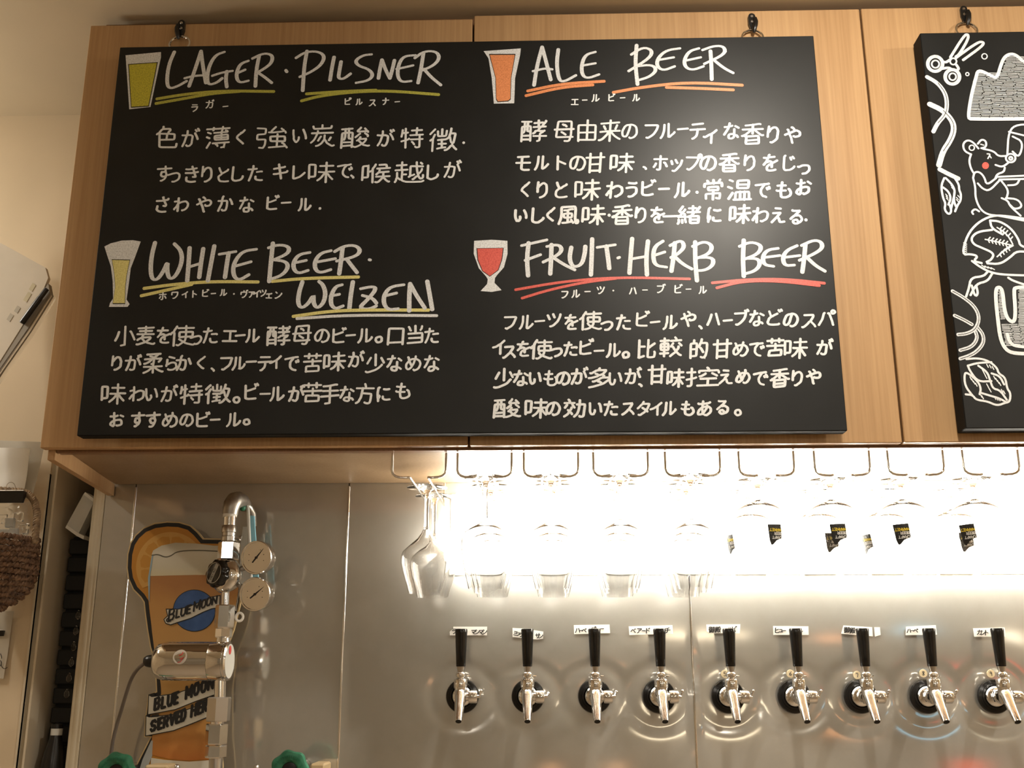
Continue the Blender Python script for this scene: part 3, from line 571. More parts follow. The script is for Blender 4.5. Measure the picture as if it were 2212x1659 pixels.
# lager / pilsner
w1.lines([[(545,132),(515,200),(503,290),(515,332),(560,320),(612,290)],
 [(690,128),(660,220),(625,318)],[(690,128),(700,210),(716,300)],[(600,275),(650,262),(715,258)],
 [(818,132),(770,148),(735,205),(722,270),(730,312),(775,300),(805,275)],[(750,262),(800,245),(862,235)],[(830,238),(824,280),(830,322)],
 [(948,180),(905,195),(885,235),(882,275),(900,300),(948,288)],[(880,250),(930,228)],
 [(1005,155),(990,230),(985,318)],[(968,168),(1030,138),(1078,148),(1075,190),(1035,222),(985,250)],[(1000,245),(1040,272),(1074,300)],
 [(1150,232),(1156,240)],
 [(1265,128),(1250,210),(1242,342)],[(1205,165),(1255,133),(1320,128),(1362,152),(1345,200),(1290,240),(1225,268)],
 [(1412,160),(1400,220),(1390,285)],[(1450,185),(1440,240),(1435,275),(1462,280),(1502,250)],
 [(1617,145),(1568,150),(1525,180),(1545,208),(1602,226),(1625,258),(1598,288),(1530,300)],
 [(1672,175),(1660,230),(1653,275)],[(1672,175),(1692,230),(1715,275)],[(1740,178),(1728,230),(1715,275)],
 [(1855,150),(1790,155),(1762,200),(1755,262),(1777,297),(1832,290)],[(1750,225),(1800,215),(1842,205)],
 [(1897,138),(1885,220),(1868,300)],[(1850,165),(1900,128),(1965,128),(1987,162),(1955,205),(1878,237)],[(1900,225),(1940,270),(1992,312)]], HW, b1)
w1.lines([[(450,387),(600,362),(800,343),(1085,347)],[(445,412),(600,385),(750,357),(900,346)]], .0056, b1, 'chalk_green', 'underline', 0)
w1.lines([[(1235,398),(1330,372),(1500,350),(1700,342),(1980,364)],[(1262,360),(1450,347),(1640,340)]], .0056, b1, 'chalk_green', 'underline', 0)
w1.text([('ラ',655,435),('ガ',738,415),('ー',822,428)], 430, 66, .0021, b1)
w1.text([('ピ',1488,400),('ル',1548,402),('ス',1620,407),('ナ',1692,400),('ー',1755,402)], 400, 60, .0021, b1)
w1.text([('色',505),('が',632,600),('薄',782,None,150),('く',905),('強',1075,None,190),('い',1225,583),('炭',1350,585,140),('酸',1530,595,185),('が',1692,600),('特',1835,598,145),('徴',2005,608,165),('.',2115,625)], 595, 138, .0034, b1)
w1.text([('す',490),('っ',540,812),('き',640,795),('り',722,795),('と',812,797),('し',890,792),('た',985),('キ',1122,780),('レ',1222,785),('味',1345,785,165),('で',1470,775),('、',1510,810),('喉',1640,790,190),('越',1822,785,170),('し',1948,782),('が',2055,770)], 790, 132, .0034, b1)
w1.text([('さ',480),('わ',582),('や',705),('か',822,955),('な',937),('ビ',1080,950),('ー',1152,950),('ル',1252),('.',1335,982)], 960, 122, .0034, b1)
# white beer / weizen
w2.lines([[(440,112),(422,180),(415,260),(425,312),(455,312),(490,260),(508,215),(505,270),(520,312),(555,292),(588,215),(582,155),(545,118)],
 [(628,140),(622,230),(615,318)],[(702,145),(690,220),(680,300)],[(620,245),(695,222)],[(762,130),(745,220),(727,318)],
 [(788,175),(880,160)],[(840,168),(830,230),(820,300)],[(992,147),(920,157),(880,200),(862,250),(870,300),(900,315),(950,285)],[(865,242),(962,215)],
 [(1080,115),(1070,210),(1060,322)],[(1055,140),(1110,122),(1168,132),(1165,170),(1085,205)],[(1085,205),(1150,213),(1165,245),(1130,290),(1060,312)],
 [(1282,165),(1222,175),(1192,215),(1192,255),(1217,280),(1272,262)],[(1195,222),(1262,208)],
 [(1397,155),(1340,168),(1308,210),(1308,255),(1335,277),(1395,258)],[(1312,218),(1420,198)],
 [(1458,140),(1450,210),(1440,280)],[(1415,160),(1470,128),(1530,126),(1557,155),(1530,187),(1425,212)],[(1480,200),(1510,240),(1537,274)],[(1602,204),(1610,206)],
 [(1240,325),(1222,380),(1215,440),(1235,470),(1275,440),(1300,395),(1300,440),(1320,470),(1355,440),(1367,385),(1352,340),(1330,322)],
 [(1457,340),(1420,350),(1395,400),(1395,450),(1420,472),(1462,455)],[(1390,402),(1442,392)],[(1514,325),(1502,400),(1495,470)],
 [(1555,362),(1625,348),(1640,365),(1600,415),(1545,467),(1600,474),(1642,455)],[(1565,398),(1620,412),(1642,440)],
 [(1792,340),(1720,350),(1685,390),(1680,440),(1705,477),(1762,470)],[(1690,400),(1752,385)],
 [(1825,335),(1820,400),(1820,482)],[(1825,335),(1860,400),(1905,467)],[(1918,322),(1932,400),(1945,474)]], HW*1.12, b1)
w2.lines([[(380,360),(550,337),(750,322),(1000,325)],[(365,400),(500,370),(640,338)]], .0056, b1, 'chalk_cream', 'underline', 0)
w2.lines([[(1075,322),(1250,305),(1545,298)]], .0056, b1, 'chalk_cream', 'underline', 0)
w2.lines([[(1190,512),(1400,482),(1600,477),(1925,478)]], .0056, b1, 'chalk_cream', 'underline', 0)
w2.lines([[(1210,524),(1500,504),(1970,508)]], .005, b1, 'chalk_head', 'underline', 0)
w2.text([('ホ',482,402),('ワ',547,395),('イ',602,392),('ト',655,390),('ビ',715,385),('ー',757,388),('ル',812,382),('・',868,390),('ヴ',925,390),('ァ',965,393),('イ',990,388),('ツ',1025,385),('ェ',1058,400),('ン',1110,395)], 395, 62, .0021, b1)
w2.text([('小',278),('麦',390),('を',487),('使',590,None,145),('っ',660,640),('た',740),('エ',847),('ー',902),('ル',970),('酵',1112,None,150),('母',1237,610),('の',1347),('ビ',1442),('ー',1502),('ル',1582),('。',1655,638),('口',1747),('当',1852,610),('た',1942)], 615, 128, .0034, b1)
w2.text([('り',232),('が',322),('柔',432),('ら',530),('か',597),('く',690),('、',752,800),('フ',827),('ル',895),('ー',962,758),('テ',1037),('ィ',1092,762),('で',1182),('苦',1295),('味',1415,758,145),('が',1532,745),('少',1635),('な',1740),('め',1842),('な',1942)], 765, 126, .0034, b1)
w2.text([('味',215,None,150),('わ',342),('い',422),('が',517),('特',637,None,140),('徴',782,None,160),('。',882,965),('ビ',965,920),('ー',1037),('ル',1102),('が',1207),('苦',1295,925),('手',1390),('な',1482),('方',1580),('に',1682),('も',1785,915)], 932, 126, .0034, b1)
w2.text([('お',232),('す',347),('す',430),('め',522),('の',612),('ビ',702),('ー',767),('ル',867),('。',937,1085)], 1072, 122, .0034, b1)
# ale beer
w3.lines([[(440,108),(412,210),(395,320)],[(440,108),(465,200),(488,290)],[(388,242),(460,225),(497,232)],
 [(530,122),(520,200),(532,290),(560,302),(628,265)],[(737,135),(682,150),(660,200),(660,260),(690,284),(757,260)],[(658,212),(737,198)],
 [(965,98),(957,200),(970,315)],[(935,150),(1000,108),(1052,125),(1040,168),(920,242)],[(960,215),(1050,205),(1077,235),(1040,272),(975,292)],
 [(1207,115),(1132,125),(1085,165),(1075,210),(1110,240),(1177,215)],[(1085,180),(1172,165)],
 [(1312,115),(1257,130),(1228,180),(1235,220),(1275,237),(1337,215)],[(1230,185),(1322,165)],
 [(1375,130),(1380,210),(1382,288)],[(1330,125),(1400,100),(1452,106),(1457,147),(1340,202)],[(1400,185),(1450,225),(1502,252)]], HW, b1)
w3.lines([[(350,378),(550,330),(722,318)],[(360,352),(550,312),(785,298)]], .0056, b1, 'chalk_orange', 'underline', 0)
w3.lines([[(835,360),(1000,330),(1250,303),(1552,320)],[(1130,332),(1300,337),(1502,346)]], .0056, b1, 'chalk_orange', 'underline', 0)
w3.text([('エ',622,412),('ー',677,402),('ル',737,390),('ビ',827,388),('ー',887,390),('ル',962,388)], 400, 66, .0021, b1)
w3.text([('酵',395,None,165),('母',562),('由',690),('来',815),('の',927),('フ',1047),('ル',1137),('ー',1222,562),('テ',1302),('ィ',1372,605),('な',1492),('香',1610,590),('り',1722,592),('や',1830,597)], 572, 142, .0036, b1)
w3.text([('モ',335),('ル',437),('ト',547),('の',637),('甘',735),('味',885,None,165),('、',1010,780),('ホ',1097),('ッ',1187,765),('プ',1282),('の',1362),('香',1480),('り',1592),('を',1707),('じ',1812),('っ',1892,787)], 750, 136, .0037, b1)
w3.text([('く',347),('り',440),('と',547),('味',692,None,160),('わ',842),('う',937),('ビ',1032,890),('ー',1117,895),('ル',1217),('.',1300,915),('常',1390,900),('温',1537,None,150),('で',1665),('も',1782),('お',1892,885)], 900, 138, .0039, b1)
w3.text([('い',322),('し',417),('く',487),('風',587,None,130),('味',727,None,145),('・',812,1042),('香',885),('り',987),('を',1082),('一',1162,1048,110),('緒',1257,None,150),('に',1397),('味',1540,1035,140),('わ',1652),('え',1752),('る',1852,1048),('.',1905,1068)], 1040, 130, .0039, b1)
# fruit herb beer
w4.lines([[(365,90),(355,180),(362,272)],[(325,105),(400,88),(467,73)],[(345,187),(432,155)],
 [(492,100),(490,180),(485,262)],[(465,110),(530,98),(552,125),(530,157),(445,197)],[(500,170),(560,210),(622,240)],
 [(602,115),(590,180),(612,226),(660,212),(677,150),(680,110)],[(718,68),(715,170),(711,267)],[(745,115),(847,100)],[(797,108),(807,180),(813,232)],[(860,174),(870,170)],
 [(940,66),(932,160),(925,258)],[(1028,80),(1018,170),(1022,267)],[(930,180),(1020,165)],[(1112,80),(1067,108),(1055,160),(1067,216),(1132,225)],[(1060,160),(1122,140)],
 [(1177,90),(1170,170),(1158,247)],[(1150,105),(1212,73),(1232,110),(1200,147),(1155,172)],[(1175,165),(1220,207),(1272,235)],
 [(1290,85),(1290,190),(1300,300)],[(1275,110),(1340,80),(1387,105),(1370,150),(1295,177)],[(1300,172),(1387,170),(1392,210),(1350,242),(1290,245)],
 [(1560,75),(1555,180),(1560,275)],[(1535,110),(1600,83),(1662,105),(1640,152),(1560,182)],[(1560,177),(1640,175),(1652,212),(1620,247),(1565,262)],
 [(1752,120),(1692,128),(1664,165),(1672,212),(1727,220)],[(1665,172),(1762,160)],[(1857,105),(1800,130),(1775,170),(1787,217),(1842,213)],[(1775,172),(1872,160)],
 [(1902,100),(1895,180),(1885,252)],[(1880,105),(1950,73),(1992,85),(1997,120),(1950,152),(1868,187)],[(1910,170),(1960,217),(2012,247)]], HW*1.1, b1)
w4.lines([[(292,350),(550,305),(850,280),(1260,290)],[(328,397),(480,350),(680,307),(850,287)]], .0046, b1, 'chalk_red', 'underline', 0)
w4.lines([[(1385,312),(1600,292),(1800,292),(2008,314)],[(1410,340),(1550,302),(1750,300),(1980,327)]], .0050, b1, 'chalk_red', 'underline', 0)
w4.text([('フ',565,375),('ル',627,372),('ー',692,360),('ツ',765,352),('・',835,355),('ハ',945,355),('ー',1012,352),('ブ',1100,345),('ビ',1197,345),('ー',1252,347),('ル',1332,350)], 350, 70, .0021, b1)
w4.text([('フ',262),('ル',352),('ー',427,525),('ツ',505,518),('を',602),('使',710,520,145),('っ',797,550),('た',892),('ビ',1000,512),('ー',1067,530),('ル',1152),('や',1252,512),('、',1318,558),('ハ',1392,512),('ー',1472,520),('ブ',1547,507),('な',1632,507),('ど',1732,503),('の',1822,515),('ス',1922,520),('パ',2022,508)], 530, 128, .0035, b1)
w4.text([('イ',197,665),('ス',257,692),('を',337),('使',437,680,135),('っ',517,697),('た',597),('ビ',687,668),('ー',757,690),('ル',837,685),('。',905,712),('比',1022),('較',1155,668,145),('的',1310),('甘',1440),('め',1542),('で',1632),('苦',1735,670),('味',1850,675,145),('が',2010,670)], 678, 128, .0036, b1)
w4.text([('少',227),('な',322),('い',402,838),('も',487),('の',557),('が',647,830),('多',757,838,150),('い',847),('が',945,830),('、',985,880),('甘',1077,820),('味',1182),('控',1332,835,210),('え',1462,832),('め',1557,832),('で',1652),('香',1760),('り',1857),('や',1947,832)], 840, 126, .0036, b1)
w4.text([('酸',247,None,170),('味',410,None,145),('の',502),('効',620,None,150),('い',737),('た',822),('ス',917),('タ',1002),('イ',1072),('ル',1147),('も',1247),('あ',1342),('る',1442,1000),('。',1527,1032)], 1008, 124, .0035, b1)
# the four coloured glass drawings
def drawing(wr, outer, beer, col, shine, gap=None):
    g = wr.fill(outer, b1, 'chalk_head', 'glass_drawing'); o = g
    Q = wr.c.pts(beer); cx = sum(q[0] for q in Q)/len(Q); cz = sum(q[1] for q in Q)/len(Q)
    R = [(cx+(x-cx)*1.07, cz+(z-cz)*1.04) for x, z in Q]
    MB().prism(R, B1Y-.0005, B1Y-.0002).build('drawing_outline', 'ink', g)
    MB().prism(Q, B1Y-.0008, B1Y-.0004).build('beer_fill', col, g)
    if gap:
        mb = MB()
        for P in gap: mb.prism(wr.c.pts(P), B1Y-.0009, B1Y-.0004)
        mb.build('blank_gap', 'board', g)
drawing(w1, [(280,150),(472,132),(472,160),(415,430),(300,443)], [(299,202),(450,192),(404,424),(313,430)], 'chalk_yellow', 0)
drawing(w2, [(165,132),(200,115),(260,100),(320,98),(362,105),(335,180),(308,250),(298,330),(285,420),(302,445),(290,460),(190,460),(195,440),(212,415),(210,320),(200,240),(180,180)],
        [(208,206),(302,208),(285,290),(278,350),(276,440),(212,440),(225,350),(220,280)], 'chalk_cream', 0)
drawing(w3, [(115,130),(322,115),(318,150),(290,280),(285,420),(172,422),(160,280),(142,170)], [(150,152),(288,152),(266,280),(263,395),(250,406),(195,410),(186,395),(183,280)], 'chalk_orange', 0)
drawing(w4, [(62,78),(160,72),(247,78),(248,150),(228,225),(190,268),(178,285),(176,312),(215,352),(160,362),(98,357),(134,318),(138,292),(128,275),(88,230),(60,150)],
        [(80,122),(222,120),(215,180),(195,240),(150,274),(110,245),(85,185)], 'chalk_red', 0)
# ------------------------------------------------------------------ second board
B2Y = -.046
b2 = thing('mural_blackboard', 'tall black board with white doodles of scissors, bear and hop cones at the right edge', 'blackboard', (1.0, B2Y+.018, 1.979))
MB().box(.6673, 1.52, B2Y+.0003, B2Y+.036, 1.9785, 2.689, bev=.0012).build('board_panel', 'board_edge', b2)
MB().box(.6685, 1.5188, B2Y, B2Y+.0006, 1.9797, 2.6878).build('board_face', 'board', b2)
m5 = Writer(Crop(1840, 0, 3.457, B2Y)); m6 = Writer(Crop(1840, 460, 3.317, B2Y))
def ring(cx, cy, r, n=20, ry=None): return [(cx+r*math.cos(2*PI*i/n), cy+(ry or r)*math.sin(2*PI*i/n)) for i in range(n+1)]
D = [.0052, 0]
m5.lines([ring(622,478,56), ring(750,575,54)], .0062, b2, 'chalk_head', 'scissors_drawing', 0)
m5.lines([ring(624,480,28), ring(752,574,26), ring(757,460,24)], .0030, b2, 'chalk_head', 'scissors_drawing', 0)
m5.lines([[(735,430),(840,262),(870,258),(866,300),(800,410),(775,425)],[(775,435),(940,315),(985,315),(975,345),(830,450)],[(670,455),(700,470),(735,445)],[(670,515),(720,505),(740,515)],[(780,485),(800,515),(780,530)]], .0048, b2, 'chalk_head', 'scissors_drawing', 0)
m5.lines([ring(990,422,20), ring(862,555,12)], .0020, b2, 'chalk', 'bubble_drawing', 0)
mo = [(1400,470),(1290,475),(1230,412),(1180,402),(1135,430),(1108,500),(1090,565),(1068,582),(1010,550),(942,522),(925,585),(890,720),(866,880),(892,893),(1400,888)]
m5.lines([mo], .0058, b2, 'chalk', 'letter_outline', 0)
def hatch(wr, rows, parent, step, length, wd=.0011):
    mb = MB(); k = 0
    for y, xa, xb in rows:
        x = xa+random.uniform(0, 12)
        while x < xb:
            L = length*random.uniform(.7, 1.2); x2 = min(x+L, xb)
            if x2-x > 6: mb.stroke([wr.c(x, y), wr.c(x2, y+random.uniform(-2, 2))], wd, wr.Y0-.0004-(k % 6)*4e-5); k += 1
            x = x2+random.uniform(5, 12)
    mb.build('letter_hatching', 'chalk', parent)
rows = []
for y in range(425, 885, 11):
    if y < 545: xa = 1145-(y-425)*.3 if y < 520 else 1112; rows.append((y, xa+8, 1400))
    if y > 545: rows.append((y, 905-(y-600)*.12+ (0 if y > 600 else 12), 1400))
hatch(m5, rows, b2, 11, 75)
for P, wd in (([(560,575),(640,620),(700,700),(712,790),(695,860),(640,920),(608,985)], .0072), ([(580,778),(680,825),(750,900),(765,970),(735,1050),(680,1130),(650,1235)], .0095)):
    m5.lines([P], wd, b2, 'chalk_head', 'ribbon_drawing', 0); m5.lines([[(x+2, y) for x, y in P[1:-1]]], .0009, b2, 'board', 'ribbon_line', 0, dy=.0004)
m5.lines([[(655,1265),(720,1300),(795,1335)]], .0078, b2, 'chalk_head', 'hop_drawing', 0)
m5.lines([[(690,1330),(665,1390),(680,1480),(700,1520),(690,1565),(722,1605),(745,1580),(730,1530)],[(700,1330),(740,1370),(760,1400),(770,1440),(740,1560)],[(760,1320),(800,1380),(800,1420),(815,1450),(812,1500),(790,1530),(770,1580)],[(680,1400),(720,1430),(740,1480),(720,1530)],[(765,1440),(760,1500),(775,1540)]], .0036, b2, 'chalk', 'hop_drawing', 0)
m5.lines([[(x, y),(x+14, y+16)] for x, y in [(735,1370),(740,1385),(745,1400),(700,1450),(703,1465),(705,1480),(790,1460),(780,1475),(780,1490),(770,1540)]], .0016, b2, 'chalk', 'hop_drawing', 0)
m5.lines([[(945,1110),(905,1062),(862,1045),(828,1075),(838,1128),(885,1152)],[(940,1075),(968,1040),(1003,1055),(1002,1100),(965,1108)],
 [(890,1152),(874,1200),(888,1260),(912,1298)],[(978,1112),(1060,1130),(1092,1168),(1152,1166)], ring(1185,1182,36,16,32), ring(1186,1184,12,10),
 [(1072,1232),(1125,1250),(1175,1210)],[(1142,1252),(1135,1285),(1085,1300),(1070,1335)],
 [(905,1330),(915,1285),(955,1285),(990,1325),(1006,1385),(1078,1330)],[(940,1370),(975,1410),(1025,1428),(1100,1350)],
 [(905,1330),(922,1400),(922,1480),(955,1560),(1010,1603),(1100,1612),(1290,1650)],[(1085,1322),(1400,1308)],[(1100,1342),(1400,1335)],
 [(1160,1160),(1170,980),(1235,928),(1400,935)],[(1172,985),(1400,1040)],[(1200,1020),(1280,1060),(1250,1180),(1200,1132)],
 [(1118,1480),(1165,1500),(1180,1540),(1260,1612)],[(1150,1480),(1240,1488),(1275,1545),(1215,1565),(1180,1530)],[(1110,1345),(1170,1420),(1155,1480)],[(1165,1385),(1230,1382),(1250,1345)],
 [(950,1580),(920,1560),(893,1582),(905,1600)]], .0034, b2, 'chalk', 'bear_drawing', 0)
m5.lines([ring(895,1105,20,12),[(962,1078),(985,1085)],[(1010,1150),(1035,1150),(1015,1185)],[(1030,1165),(1040,1180)]], .0022, b2, 'chalk', 'bear_drawing', 0)
m5.fill(ring(998,1237,26,16)[:-1], b2, 'chalk_red', 'cheek_drawing')
m6.lines([[(1350,60),(1100,20),(1000,20),(900,70),(825,160),(788,300),(850,295),(905,310),(870,345),(930,360)],[(990,55),(1060,60),(1140,110),(1195,190),(1205,240),(1300,255)],
 [(990,55),(1000,110),(1080,155)],[(1005,122),(900,135),(852,180),(870,225),(930,250),(1020,290),(1000,335),(965,352)],[(970,362),(1060,368),(1130,322),(1185,270),(1300,290)],
 [(860,345),(920,390),(1000,430),(1100,445),(1320,450)],[(970,425),(942,455),(852,465),(838,540),(818,600)],[(1005,435),(972,490),(892,508),(850,590)],[(858,520),(882,600),(905,580),(890,520)],[(1120,465),(1160,490),(1320,540)]], .0038, b2, 'chalk', 'leaf_fruit_drawing', 0)
m6.lines([[(955,190),(1050,210),(1155,235)],[(1040,105),(1110,150),(1152,225)],[(1040,315),(1090,270),(1155,235)]], .0024, b2, 'chalk', 'herb_drawing', 0)
m6.lines([[(x, y),(x+dx, y+dy)] for x, y in [(975,193),(1000,198),(1025,205),(1050,210),(1075,215),(1100,222),(1060,118),(1080,130),(1100,145),(1120,165),(1135,190),(1060,295),(1080,278),(1100,262),(1120,250)] for dx, dy in ((16,-18),(10,20))], .0022, b2, 'chalk', 'herb_drawing', 0)
m6.lines([[(800,215+i*14),(822,225+i*14)] for i in range(6)]+[[(930+i*22,375+i*6),(955+i*22,392+i*5)] for i in range(4)], .0018, b2, 'chalk', 'leaf_fruit_drawing', 0)
yo = [(1320,535),(1170,532),(1160,560),(1172,700),(1165,785),(1120,770),(1092,700),(1080,560),(1058,530),(1030,545),(1032,640),(1045,760),(1062,900),(1100,980),(1160,1008),(1320,1010)]
m6.lines([yo], .0060, b2, 'chalk', 'letter_outline', 0); m6.lines([[(1112,868),(1130,930),(1175,958),(1320,962)]], .0052, b2, 'chalk', 'letter_outline', 0)
rows = [(y, 1045+(y-560)*.07, 1078+(y-560)*.09) for y in range(560, 770, 10)]+[(y, 1062+(y-770)*.2, 1330) for y in range(800, 960, 10)]+[(y, 1190, 1330) for y in range(550, 800, 10)]
hatch(m6, rows, b2, 10, 55)
for P in ([(720,560),(800,605),(880,670),(915,750),(890,830),(830,865),(760,872)], [(735,735),(800,765),(860,800)], [(900,820),(940,870),(945,930),(900,990),(840,1025),(775,1045)], [(885,850),(900,900),(860,960),(775,985)]):
    m6.lines([P], .0058, b2, 'chalk_head', 'ribbon_drawing', 0); m6.lines([[(x+2, y) for x, y in P]], .0008, b2, 'board', 'ribbon_line', 0, dy=.0004)
m6.lines([[(820,1048),(900,1040),(980,1060),(1040,1110),(1050,1150),(1100,1180),(1112,1260),(1137,1290),(1132,1352),(1100,1360),(1040,1382),(970,1350),(890,1340),(865,1305),(815,1300)],[(865,1310),(810,1240),(805,1150),(830,1145),(905,1210),(925,1260),(915,1300)],
 [(830,1095),(850,1140),(905,1210),(1000,1205)],[(830,1095),(900,1075),(1000,1070)],[(905,1095),(970,1140),(990,1200),(1010,1260),(1060,1270),(1110,1340)],[(1000,1150),(1060,1170),(1090,1230)],[(925,1290),(990,1310),(1060,1330),(1110,1360)]], .0034, b2, 'chalk', 'hop_drawing', 0)
m6.lines([[(x, y),(x+12, y+22)] for x, y in [(845,1175),(858,1190),(870,1205),(885,1220),(925,1105),(935,1125),(945,1145),(955,1165),(1015,1170),(1030,1185),(1042,1200),(1055,1215),(965,1225),(975,1245),(985,1262),(965,1085),(985,1090),(1005,1100),(1020,1315),(1035,1320),(1050,1325),(920,1300),(930,1310),(1070,1265),(1085,1275)]], .0017, b2, 'chalk', 'hop_drawing', 0)
# hooks, rings
def hook(label, u, v, lean):
    p = at(u, v, -.004)
    t = thing('hanging_hook', label, 'hook', (p.x, -.004, p.z), 'board hooks')
    def L(mb, n, m, sm=True): return mb.build(n, m, t, smooth=sm, local=True)
    pl = MB()
    prof = [(.0062*math.cos(a), .0062*math.sin(a)+.0105) for a in [PI*k/8 for k in range(9)]]+[(-.0062, -.004), (-.003, -.016), (.003, -.016), (.0062, -.004)]
    L(pl.prism(prof, -.003, .0035), 'back_plate', 'black', False)
    for dz in (.0105, -.0005): L(MB().lathe([(0, .0012), (.0022, .0010), (.0028, 0)], (0, -.003, dz), (0, -1, 0), 14, cap=False), 'rivet', 'nickel')
    s_ = lean
    L(MB().tube([(s_*.005, -.006, .004), (s_*.0055, -.008, -.004), (s_*.004, -.009, -.012), (s_*.002, -.009, -.020), (s_*.001, -.007, -.026)], [.0035, .0042, .0045, .004, .0025], 12), 'hook_tongue', 'black')
    R = .0185; L(MB().tube([(R*math.cos(a)-s_*.002, -.007+.004*math.sin(a), -.036+R*.95*math.sin(a)) for a in [2*PI*k/36 for k in range(36)]], .0021, 8, True), 'ring', 'chrome')
    return t
hook('black hook with steel ring above the lager heading, at the board\'s left', 392, 62, -1)
hook('black hook with steel ring above the ale beer heading', 1624, 48, 1)
hook('black hook with steel ring above the scissors doodle', 2082, 32, 1)
# ------------------------------------------------------------------ wall light under the cabinet; a tall glowing box shapes in the tube's halo
lx0, lx1 = at(975, 1150, YW-.03).x, 2.2
lza, lzb = at(1300, 1236, YW-.032).z, at(1300, 1064, YW-.032).z
lt = thing('wall_batten_light', 'glowing white box for a tube light and its halo behind the hanging glasses', 'light', ((lx0+lx1)/2, YW-.002, lza))
MB().box(lx0-.004, lx1, YW-.008, YW-.002, lza-.003, lzb+.003, bev=.002).build('light_housing', 'white', lt)
for a, b in ((lx0, .50), (.503, 1.4), (1.403, lx1)):
    MB().box(a, b, YW-.045, YW-.0085, lza, lzb, bev=.010).build('halo_diffuser', 'tube', lt)
